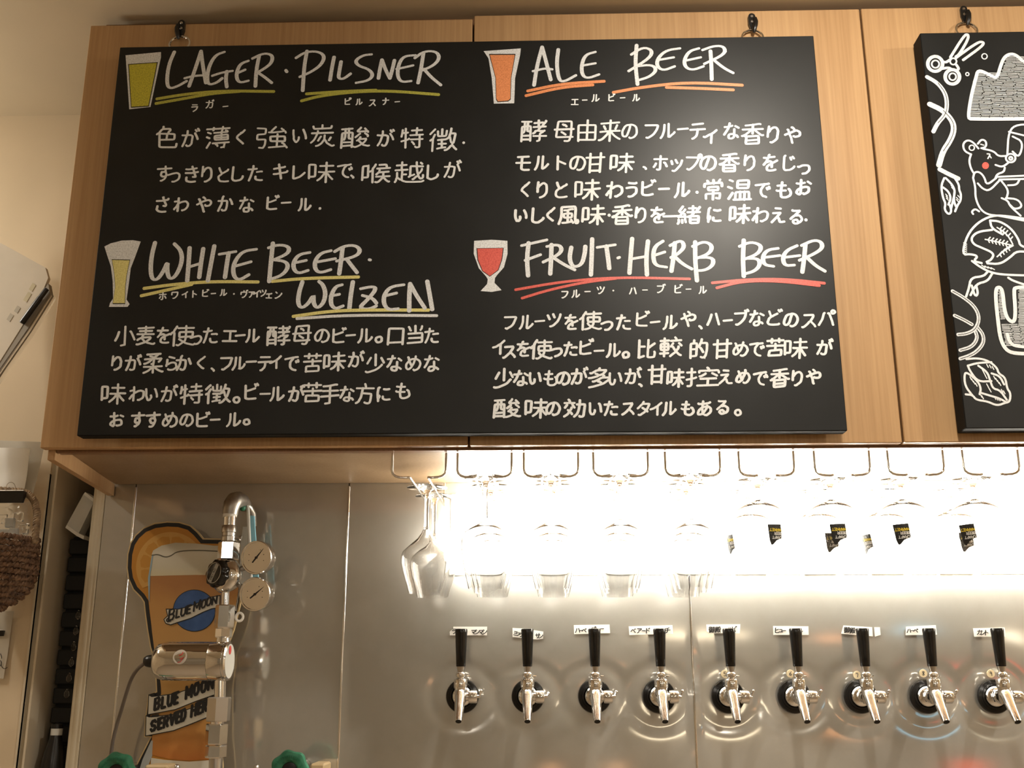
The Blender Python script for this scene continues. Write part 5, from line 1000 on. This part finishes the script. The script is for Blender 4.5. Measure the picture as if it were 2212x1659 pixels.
# regulator bonnet: axis points left and towards the viewer
ax = Vector((-.55, -.83, .10)).normalized(); c = g3(775, 545)
B(MB().lathe([(0, -mm(70)), (mm(50), -mm(66)), (mm(82), -mm(40)), (mm(98), -mm(5)), (mm(98), mm(10)), (mm(90), mm(26)), (mm(72), mm(40)), (mm(60), mm(46))], c, ax, 36, cap=False), 'regulator_body', 'chrome')
kn = MB(); o = c+ax*mm(42); u = ax.orthogonal().normalized(); w_ = ax.cross(u); n = 64; prof = [(60, 0), (72, 4), (76, 26), (73, 40), (64, 47)]
vs = []; fs = []
for q, (r, h) in enumerate(prof):
    for k in range(n):
        a = 2*PI*k/n; rr = mm(r*(1+.055*math.cos(9*a))); vs.append(o+ax*mm(h)+(u*math.cos(a)+w_*math.sin(a))*rr)
for q in range(len(prof)-1): fs += [(q*n+k, q*n+(k+1) % n, (q+1)*n+(k+1) % n, (q+1)*n+k) for k in range(n)]
fs += [tuple(range((len(prof)-1)*n, len(prof)*n)), tuple(reversed(range(n)))]
knob = B(kn.add(vs, fs), 'pressure_knob', 'tap_black')
fc = o+ax*mm(47.6); du = Vector((1, 0, 0)); du = (du-ax*du.dot(ax)).normalized(); dv = Vector((0, 0, 1)); dv = (dv-ax*dv.dot(ax)); dv = (dv-du*dv.dot(du)).normalized()
B(MB().tube([fc+(du*math.cos(2*PI*k/32)+dv*math.sin(2*PI*k/32))*mm(56) for k in range(32)], mm(1.6), 5, True), 'knob_ring', 'nickel', knob)
th = math.radians(62); d1 = du*math.cos(th)+dv*math.sin(th); d2 = ax.cross(d1)
bar = B(MB().add([fc+d1*mm(52)*a+d2*mm(14)*b_+ax*mm(1) for a, b_ in ((-1, -1), (1, -1), (1, 1), (-1, 1))], [(0, 1, 2, 3)]), 'knob_plate', mat('grey_plate', (.42, .42, .4), .4), knob, False)
mb = MB()
for i, ch in enumerate('YR-90'):
    for Pp in (BLK['9'] if ch == '9' else BLK[ch]):
        Q = [fc+d1*mm(-44+i*14+10*a)+d2*mm(-8+16*b_)+ax*mm(2) for a, b_ in Pp]
        mb.tube(Q, mm(1.1), 4)
B(mb, 'knob_lettering', 'ink', knob, False)
B(vcyl(768, 630, 766, 722, 44), 'stem_pipe', 'chrome')
B(MB().cyl(g3(776, 630, -.004), g3(776, 722, -.004), mm(8), n=10), 'stem_pipe', 'chrome')
hexn(764, 715, 850, 106, rot=.12, xb=760)
hexn(758, 848, 905, 92, rot=.5); B(vcyl(756, 900, 755, 945, 72, 80), 'union', 'chrome')
# heater
hl = g3(352, 1040, -.005); hr = g3(800, 1040, -.005); d = (hr-hl); L_ = d.length; R_ = mm(103)
B(MB().lathe([(0, 0), (R_*.35, .0006), (R_*.7, .004), (R_*.9, .010), (R_*.985, .020), (R_, .032), (R_, L_*.745)], hl, d, 44, cap=False), 'heater_barrel', 'chrome')
B(MB().lathe([(R_, L_*.748), (R_*1.005, L_*.75), (R_*1.005, L_*.93), (R_*.97, L_*.935)], hl, d, 44), 'heater_collar', 'chrome')
hd = d.normalized()
hc = hl+hd*(L_*.935)
B(MB().lathe([(R_*.98, 0), (R_*1.02, .0015), (R_*1.02, .005), (R_*.93, .0075), (R_*.90, .0070), (0, .0068)], hc, hd, 44, cap=False), 'heater_end_cap', 'chrome')
B(MB().lathe([(0, .0072), (R_*.88, .0072)], hc, hd, 36, cap=False), 'end_cap_face', 'switch')
B(MB().ball(hc+hd*.0078+Vector((0, -.004, mm(58))), mm(24), 12, .06, hd), 'red_sticker', mat('red_sticker', (.55, .06, .05), .5))
st = g3(547, 1018); rr = mm(38)
B(MB().add([(st.x+rr*math.cos(a), hl.y-math.sqrt(max(0, R_**2-(rr*math.sin(a)-.0+ (st.z-hl.z))**2))-.0006, st.z+rr*math.sin(a)) for a in [2*PI*k/28 for k in range(28)]], [tuple(reversed(range(28)))]), 'round_sticker', mat('sticker_print', (.52, .47, .40), .5), sm=False)
mb = MB()
for q in ([(535,1050),(552,1045),(560,1030),(545,1025)], [(540,1010),(556,1004),(562,990)], [(550,1030),(568,1020)]):
    pts = [G.p3(x, y, GY) for x, y in q]; mb.tube([(p.x, hl.y-math.sqrt(max(0, R_**2-(p.z-hl.z)**2))-.0009, p.z) for p in pts], mm(2.2), 5)
B(mb, 'red_writing', mat('red_ink', (.5, .05, .04), .5), sm=False)
B(MB().lathe([(mm(22), 0), (mm(30), .004), (mm(34), .010), (mm(34), .018)], hl-d.normalized()*.016, d, 20), 'cable_gland', 'black')
cp = [hl-d.normalized()*.014, g3(300, 1052, .0), g3(262, 1085, .01), g3(228, 1135, .02), g3(200, 1210, .03), g3(170, 1310, .04), g3(140, 1410, .05), g3(118, 1500, .055), g3(104, 1600, .06), g3(96, 1700, .06)]
def crom(P, k=6):
    P = [Vector(p) for p in P]; out = []
    for i in range(len(P)-1):
        a = P[max(i-1, 0)]; b = P[i]; c_ = P[i+1]; e = P[min(i+2, len(P)-1)]
        for q in range(k):
            t = q/k; out.append(.5*((2*b)+(c_-a)*t+(2*a-5*b+4*c_-e)*t*t+(3*b-a-3*c_+e)*t**3))
    return out+[P[-1]]
B(MB().tube(crom(cp), mm(10), 10), 'power_cable', 'cable')
B(vcyl(740, 1140, 737, 1252, 60), 'lower_pipe', 'chrome')
hexn(732, 1248, 1390, 128, m='nickel', rot=.55, xb=726)
B(vcyl(722, 1388, 720, 1408, 70), 'neck', 'chrome')
hexn(716, 1402, 1522, 118, rot=.05, xb=713); hexn(713, 1526, 1600, 114, rot=.1, xb=711)
B(vcyl(714, 1598, 708, 1760, 72), 'outlet_pipe', 'nickel')
# gauges
M['dial'] = mat('gauge_dial', (.52, .49, .43), .3, 0, .6)
def gauge(cx, cy, ang, name):
    c_ = g3(cx, cy, -.012); A = Vector((-.22, -.97, -.10)).normalized(); R = mm(90)
    gz = B(MB().lathe([(R*.90, -.022), (R*.97, -.016), (R*.97, -.004), (R*1.03, -.002), (R*1.04, .003), (R*1.0, .0052), (R*.93, .0050), (R*.91, .0030)], c_, A, 44), 'gauge_case', 'chrome')
    B(MB().lathe([(0, .0012), (R*.92, .0012)], c_+A*.001, A, 40, cap=False), 'gauge_face', M['dial'], gz)
    X = A.cross(Vector((0, 0, 1))).normalized()*-1; X = Vector((1, 0, 0)); X = (X-A*X.dot(A)).normalized(); Z = X.cross(A)*1; Z = Z if Z.z > 0 else -Z
    f = lambda r, a, h: c_+A*h+(X*math.cos(a)+Z*math.sin(a))*R*r
    mb = MB()
    for k in range(25):
        a = math.radians(225-270*k/24); mb.tube([f(.80, a, .0026), f(.68 if k % 4 == 0 else .74, a, .0026)], mm(1.0), 4)
    for k, a in enumerate((200, 160, 60, 20, -20)): 
        a = math.radians(a); mb.tube([f(.56, a, .0026), f(.50, a, .0026)], mm(2.2), 4)
    mb.tube([f(.72, math.radians(225-270*k/24), .0026) for k in range(25)], mm(.6), 4)
    B(mb, 'gauge_markings', 'ink', gz, False)
    a = math.radians(ang)
    nd = MB().add([f(.78, a, .0036), f(.05, a+PI/2, .0036), f(.40, a+PI-.09, .0036), f(.40, a+PI+.09, .0036), f(.05, a-PI/2, .0036)], [(0, 1, 2, 3, 4)]); nd.cyl(f(0, 0, .0012), f(0, 0, .0046), mm(7), n=12)
    B(nd, 'gauge_needle', 'ink', gz, False)
    return c_, A
c1, A1 = gauge(952, 441, 50, 'g'); c2, A2 = gauge(944, 653, 38, 'g')
B(MB().tube([g3(835, 520), g3(865, 505), c1-A1*.020+Vector((-.004, 0, -.008)), c1-A1*.014], mm(15), 12), 'gauge_stub', 'cast')
B(MB().tube([g3(835, 585), g3(870, 620, .004), c2-A2*.020, c2-A2*.014], mm(15), 12), 'gauge_stub', 'cast')
B(MB().tube([Vector((g3(862-abs(k-30)*.0+14*math.sin(k*.0)-k*.45, 592+k*2.5).x+.0014*math.cos(k*2.2), GY-.006+.0014*math.sin(k*2.2), g3(850, 592+k*2.5).z)) for k in range(64)], .0006, 4), 'coiled_tie', 'white')
rg_c = g3(850, 785, -.006); B(MB().tube([rg_c+Vector((mm(20)*math.cos(a), 0, mm(22)*math.sin(a))) for a in [2*PI*k/24 for k in range(24)]], mm(7), 8, True), 'tag_ring', 'white')
# bracket with a pale blue strip behind the gauges
bp = Crop(200, 1040, 2.68, .300)
br = thing('wall_bracket', 'narrow white wall bracket with pale blue strip behind the two gauges', 'bracket', (bp(900, 560)[0], .31, bp(900, 560)[1]))
MB().prism(bp.pts([(870,262),(908,262),(930,580),(850,600),(852,400)]), .300, .312).build('bracket_plate', 'switch', br)
MB().prism(bp.pts([(906,200),(940,202),(965,570),(932,570)]), .292, .2995).build('blue_strip', 'blue_tag', br)
MB().tube(crom([bp.p3(868, 120, .285), bp.p3(888, 132, .284), bp.p3(900, 165, .284), bp.p3(906, 300, .285), bp.p3(918, 560, .288)]), .0032, 10).build('white_tube', 'switch', br, smooth=True)
MB().ball(bp.p3(868, 152, .275), .0065, 14).build('green_cap', 'green', br, smooth=True)
# green hand wheels and cream blocks at the lower edge
def wheel(u, v, Y, label, R):
    c_ = at(u, v, Y); t = thing('valve_handwheel', label, 'valve', (c_.x, Y, c_.z), 'green valve handwheels')
    n = 84; vs = []; fs = []; prof = [(.42, -.004), (.55, .000), (.80, .001), (.95, -.001), (1.0, -.006), (1.0, -.011), (.93, -.014), (.6, -.015), (.42, -.014)]
    for r, h in prof:
        for k in range(n):
            a = 2*PI*k/n; q = 1+(.05*math.cos(7*a) if r > .5 else 0); vs.append((R*r*q*math.cos(a), -h-.015, R*r*q*math.sin(a)))
    m_ = len(prof)
    for q in range(m_): fs += [(q*n+k, q*n+(k+1) % n, ((q+1) % m_)*n+(k+1) % n, ((q+1) % m_)*n+k) for k in range(n)]
    MB().add(vs, fs).build('wheel_rim', 'green', t, smooth=True, local=True)
    MB().lathe([(R*.46, .0), (R*.46, .006), (R*.40, .010), (R*.2, .011), (0, .011)], (0, 0, 0), (0, -1, 0), 28, cap=False).build('wheel_hub', 'black', t, smooth=True, local=True)
    MB().cyl((0, 0, 0), (0, YW-Y-.004, 0), R*.30, n=18).build('valve_stem', 'nickel', t, smooth=True, local=True)
    mb = MB()
    for k in range(16):
        a = PI*.12+PI*.76*k/15; mb.tube([(R*.68*math.cos(a), -.0165, R*.68*math.sin(a)), (R*.78*math.cos(a+.03), -.0165, R*.78*math.sin(a+.03))], R*.016, 4)
    mb.build('wheel_embossing', 'green', t, local=True)
    return t
wheel(255, 1668, .24, 'green scalloped valve handwheel below the grey cable at the left', .0330)
wheel(628, 1663, .24, 'green scalloped valve handwheel right of the beer sign', .0325)
def blockp(u0, v0, u1, v1, Y, label):
    a = at(u0, v0, Y); b = at(u1, v1, Y); t = thing('pipe_clip', label, 'clip', ((a.x+b.x)/2, Y, b.z-.02))
    MB().box(a.x, b.x, Y-.008, YW-.003, a.z-.05, a.z, bev=.003).build('clip_block', 'cream', t)
    MB().lathe([(.0035, 0), (.0040, .002), (.0025, .004), (0, .0045)], ((a.x+b.x)/2, Y-.008, a.z-.012), (0, -1, 0), 14, cap=False).build('screw_head', 'nickel', t, smooth=True)
blockp(316, 1652, 362, 1700, .27, 'small cream clip at the foot of the beer sign')
blockp(672, 1649, 701, 1700, .30, 'small tan clip right of the right green handwheel')
for u, lab in ((382, 'small domed steel screw between the cream clip and the outlet pipe'), (554, 'small domed steel screw left of the right green handwheel')):
    p = at(u, 1657, .28); t = thing('screw', lab, 'screw', (p.x, .28, p.z-.02))
    MB().lathe([(.0028, -.03), (.0028, 0), (.0050, .001), (.0045, .004), (.0028, .006), (0, .0066)], (p.x, .28, p.z-.002), (0, 0, 1), 18, cap=False).build('screw_shaft', 'nickel', t, smooth=True)
# ------------------------------------------------------------------ things in the narrow recess at the left
RKY = .425
xr0 = at(152, 1158, RKY).x; xr1 = -.8865; zt_ = at(150, 1158, RKY).z
rk = thing('bottle_rack', 'tall black slatted rack standing in the narrow dark recess', 'rack', ((xr0+xr1)/2, RKY+.02, .9))
MB().box(xr0, xr1, RKY+.014, RKY+.030, .8, zt_, bev=.002).build('rack_back', 'black_rough', rk)
for k in range(14):
    z = zt_-.006-k*.036
    MB().box(xr0, xr1, RKY, RKY+.014, z-.030, z, bev=.002).build('rack_slat', 'black_rough', rk)
for k in range(6):
    c_ = at(168-k*5, 1338+k*34, RKY-.008)
    MB().lathe([(0, 0), (.003, .001), (.005, .004), (.005, .010), (.003, .013), (.0025, .017), (0, .018)], (c_.x, RKY-.008, c_.z), (0, 0, 1), 12, cap=False).build('clear_stopper', 'glass', rk, smooth=True)
BXY = .385
sb = thing('white_box', 'small tilted pale box wedged high in the dark recess', 'box', tuple(at(175, 1100, BXY)))
def qp(P, Y0, Y1, name, m, par):
    q = [at(u, v, Y0) for u, v in P]; return MB().prism([(a.x, a.z) for a in q], Y0, Y1).build(name, m, par)
qp([(144, 1134), (180, 1068), (203, 1084), (170, 1152)], BXY, BXY+.03, 'box_body', 'switch', sb)
qp([(180, 1068), (184, 1063), (206, 1080), (203, 1086)], BXY-.002, BXY+.03, 'box_lip', 'white', sb)
qp([(144, 1134), (170, 1152), (182, 1158), (180, 1165), (166, 1158), (141, 1140)], BXY-.002, BXY+.03, 'box_tab', 'white', sb)
BTY = .39
bx = at(118, 1600, BTY)
bt = thing('dark_bottle', 'dark bottle with small white neck band at the bottom of the recess', 'bottle', (bx.x, BTY, bx.z-.2))
MB().lathe([(0, -.20), (.020, -.20), (.0215, -.19), (.0215, -.045), (.018, -.02), (.012, .002), (.0105, .012), (.0105, .030), (0, .032)], (bx.x+.002, BTY, bx.z), (0, 0, 1), 24, cap=False).build('bottle_body', 'black', bt, smooth=True)
MB().lathe([(.0108, .006), (.0108, .022)], (bx.x+.002, BTY, bx.z), (0, 0, 1), 24, cap=False).build('white_band', 'switch', bt, smooth=True)
# ------------------------------------------------------------------ basket with handle, bag, papers on the left wall
BY = .255
ctr = at(-22, 1236, BY); bk = thing('woven_basket', 'brown woven seagrass basket hanging at the left edge with a rope handle', 'basket', (ctr.x, BY, at(0, 1316, BY).z))
RX = at(77, 1236, BY).x-ctr.x; RYb = .075
z_top = at(0, 1166, BY).z; z_bot = at(0, 1312, BY).z; nr = 13
for k in range(nr):
    f = k/(nr-1); z = z_top+(z_bot-z_top)*f
    s = 1.0 if f < .45 else math.sqrt(max(0.02, 1-((f-.45)/.62)**2)); s *= (.96+.04*math.sin(f*PI))
    rx, ry = RX*s-.006, RYb*s-.004; N = 110; rt_ = .0052; ph0 = k*.9
    mb = MB()
    for st_ in range(2):
        P = []
        for i in range(N):
            a = 2*PI*i/N; tw = a*34+ph0+st_*PI; o_ = rt_*.55
            P.append((ctr.x+(rx+o_*math.cos(tw))*math.cos(a), BY+(ry+o_*math.cos(tw))*math.sin(a), z+o_*math.sin(tw)+.0012*math.sin(a*5+k)))
        mb.tube(P, rt_*.72, 6, True)
    mb.build('woven_coil', 'basket', bk, smooth=True)
MB().lathe([(0, 0), (RX*.45, 0)], (ctr.x, BY, z_bot+.002), (0, 0, 1), 20, cap=False).build('basket_base', 'basket', bk)
hp = crom([at(75, 1172, BY-.01), at(78, 1140, BY-.01), at(80, 1112, BY-.01), at(76, 1088, BY-.01), at(66, 1072, BY-.01), at(50, 1063, BY-.01), at(20, 1060, BY-.01), at(-30, 1058, BY-.01), at(-90, 1066, BY-.01), at(-118, 1100, BY-.01), at(-122, 1170, BY-.01)], 14)
mb = MB()
for st_ in range(3):
    P = []
    for i, c_ in enumerate(hp):
        t_ = (hp[min(i+1, len(hp)-1)]-hp[max(i-1, 0)]).normalized(); n1 = Vector((0, 1, 0)); n2 = t_.cross(n1); tw = i*.75+st_*2*PI/3
        P.append(c_+(n1*math.cos(tw)+n2*math.sin(tw))*.0035)
    mb.tube(P, .0036, 6)
mb.build('rope_handle', 'rope', bk, smooth=True)
def crumple(P, Y, seed, amp=.004, n=16):
    R = random.Random(seed); q = [at(u, v, Y) for u, v in P]; vs = []; fs = []
    for j in range(n+1):
        for i in range(n+1):
            a = q[0].lerp(q[1], i/n); b = q[3].lerp(q[2], i/n); c_ = a.lerp(b, j/n)
            vs.append((c_.x+R.uniform(-amp, amp)*.5, c_.y+R.uniform(-amp, amp), c_.z+R.uniform(-amp, amp)*.5))
    fs = [(j*(n+1)+i, j*(n+1)+i+1, (j+1)*(n+1)+i+1, (j+1)*(n+1)+i) for j in range(n) for i in range(n)]
    return MB().add(vs, fs)
bag = thing('plastic_bag', 'crumpled clear plastic bag of small packets standing inside the basket', 'bag', tuple(at(20, 1180, BY+.015)))
crumple([(-60, 1086), (66, 1084), (70, 1190), (-60, 1190)], BY+.012, 3).build('bag_film', 'clear', bag, smooth=True)
crumple([(-60, 1094), (58, 1090), (64, 1190), (-60, 1190)], BY+.03, 5).build('bag_film', 'clear', bag, smooth=True)
for k, (u, v) in enumerate(((4, 1120), (22, 1128), (40, 1115), (30, 1150), (50, 1142), (10, 1152))):
    c_ = at(u, v, BY+.022); MB().box(c_.x-.009, c_.x+.009, c_.y-.004, c_.y+.004, c_.z-.010, c_.z+.008, bev=.0015).build('packet', 'switch' if k % 2 else 'glass', bag)
def clip(u0, u1, v0, v1, Y, label):
    a = at(u0, v0, Y); b = at(u1, v1, Y); t = thing('binder_clip', label, 'clip', ((a.x+b.x)/2, Y, b.z))
    x0_, x1_, zt__, zb__ = a.x, b.x, a.z, b.z; dx = (x1_-x0_)*.05
    MB().hex([(x0_, Y-.006, zt__-.002), (x1_, Y-.006, zt__-.002), (x1_, Y+.008, zt__-.002), (x0_, Y+.008, zt__-.002), (x0_+dx, Y-.0012, zb__), (x1_-dx, Y-.0012, zb__), (x1_-dx, Y+.003, zb__), (x0_+dx, Y+.003, zb__)]).build('clip_jaw', 'black', t)
    MB().tube([(x0_, Y-.0062, zt__-.001), (x1_, Y-.0062, zt__-.001)], (zt__-zb__)*.05, 8).build('clip_spine', 'nickel', t, smooth=True)
    MB().tube(crom([((x0_+x1_)/2-(x1_-x0_)*.2, Y-.007, zt__), ((x0_+x1_)/2-(x1_-x0_)*.14, Y-.010, zt__+.010), ((x0_+x1_)/2, Y-.011, zt__+.014), ((x0_+x1_)/2+(x1_-x0_)*.14, Y-.010, zt__+.010), ((x0_+x1_)/2+(x1_-x0_)*.2, Y-.007, zt__)], 5), .0006, 6).build('wire_arm', 'nickel', t, smooth=True)
clip(0, 52, 1060, 1086, BY-.022, 'large black binder clip over the basket handle'); clip(-22, 9, 1360, 1374, YW-.008, 'small black binder clip on the paper below the basket')
def sheet_thing(name, label, P, Y, mname, curl=0.0, th=.0008, cat='paper'):
    q = [at(u, v, Y) for u, v in P]; t = thing(name, label, cat, tuple(q[-1]))
    n = 10; vs = []; fs = []
    for j in range(n+1):
        for i in range(n+1):
            a = q[0].lerp(q[1], i/n); b = q[3].lerp(q[2], i/n); c_ = a.lerp(b, j/n)
            vs.append((c_.x, c_.y-curl*(i/n)**4*(j/n)-.001*math.sin(j*.8), c_.z))
    m_ = (n+1)**2; vs += [(x, y+th, z) for x, y, z in vs]
    for j in range(n):
        for i in range(n):
            f = (j*(n+1)+i, j*(n+1)+i+1, (j+1)*(n+1)+i+1, (j+1)*(n+1)+i); fs += [tuple(reversed(f)), tuple(k+m_ for k in f)]
    MB().add(vs, fs).build('sheet', mname, t, smooth=True); return t
sheet_thing('paper_sheet', 'pale paper sheet on the wall above the basket', [(-60, 966), (66, 968), (52, 1064), (-60, 1062)], YW-.055, 'paper')
sheet_thing('plastic_sleeve', 'translucent plastic sleeve with curled right edge above the basket', [(-40, 950), (98, 955), (80, 1078), (-40, 1082)], YW-.035, mat('frosted_sleeve', (.62, .60, .54), .3, 0, .5, Alpha=.55), .02, cat='sleeve')
nt = sheet_thing('wall_note', 'paper note with one handwritten letter below the basket', [(-70, 1322), (30, 1320), (8, 1466), (-80, 1466)], YW-.006, mat('note_paper', (.52, .47, .38), .5))
wn = Crop(0, 1300, 4.62, YW-.0085); mb = MB()
for k, Pq in enumerate(([(5,518),(15,540),(17,565)], [(-15,590),(5,585),(14,600),(8,640),(-20,655)], [(14,600),(12,640),(30,664),(55,668),(72,655)])): mb.stroke(smooth2(wn.pts(Pq)), .0014, YW-.0085-k*1e-5, .3)
mb.build('handwriting', 'ink', nt)
# clear folder with a black marker, upper left
fo = thing('menu_folder', 'pale clear-covered menu folder jutting in at the upper left edge', 'folder', tuple(at(0, 800, .20)))
FY = .22
def quad_p(P, Y0, Y1, name, m): 
    q = [at(u, v, Y0) for u, v in P]; return MB().prism([(a.x, a.z) for a in q], Y0, Y1).build(name, m, fo)
M['folder'] = noise_col(mat('folder_white', (.66, .60, .50), .35), (.60, .54, .44), (.70, .64, .54), nscale=6, space='World')
quad_p([(-120, 480), (0, 524), (98, 578), (104, 600), (88, 640), (0, 780), (-120, 960)], FY, FY+.010, 'folder_body', 'folder')
quad_p([(-120, 990), (0, 796), (60, 710), (108, 634), (104, 612), (46, 700), (0, 768), (-120, 950)], FY+.001, FY+.016, 'folder_spine', mat('folder_spine_grey', (.30, .27, .22), .5))
quad_p([(-120, 995), (0, 799), (62, 712), (110, 634), (112, 640), (64, 718), (2, 806), (-118, 1002)], FY-.001, FY+.017, 'clear_edge', 'clear')
for k, (u, v, l, c_) in enumerate(((62, 625, 14, 'chalk_yellow'), (50, 648, 18, 'chalk_yellow'), (30, 672, 12, 'cable'), (14, 690, 14, 'cable'))):
    quad_p([(u, v), (u+l*.6, v-l), (u+l*.6+7, v-l+5), (u+7, v+5)], FY-.0008, FY-.0001, 'faded_print', mat('faded_print', (.56, .50, .34) if c_ == 'chalk_yellow' else (.46, .42, .34), .5))
pn = thing('black_marker', 'black marker pen clipped along the slanting menu folder edge', 'pen', tuple(at(50, 700, FY)))
MB().lathe([(0, 0), (.0050, .001), (.0056, .004), (.0056, .060), (.0050, .0605), (.0050, .082), (0, .083)], at(46, 699, FY-.006), at(98, 628, FY-.006)-at(46, 699, FY-.006), 16, cap=False).build('pen_barrel', 'black', pn, smooth=True)
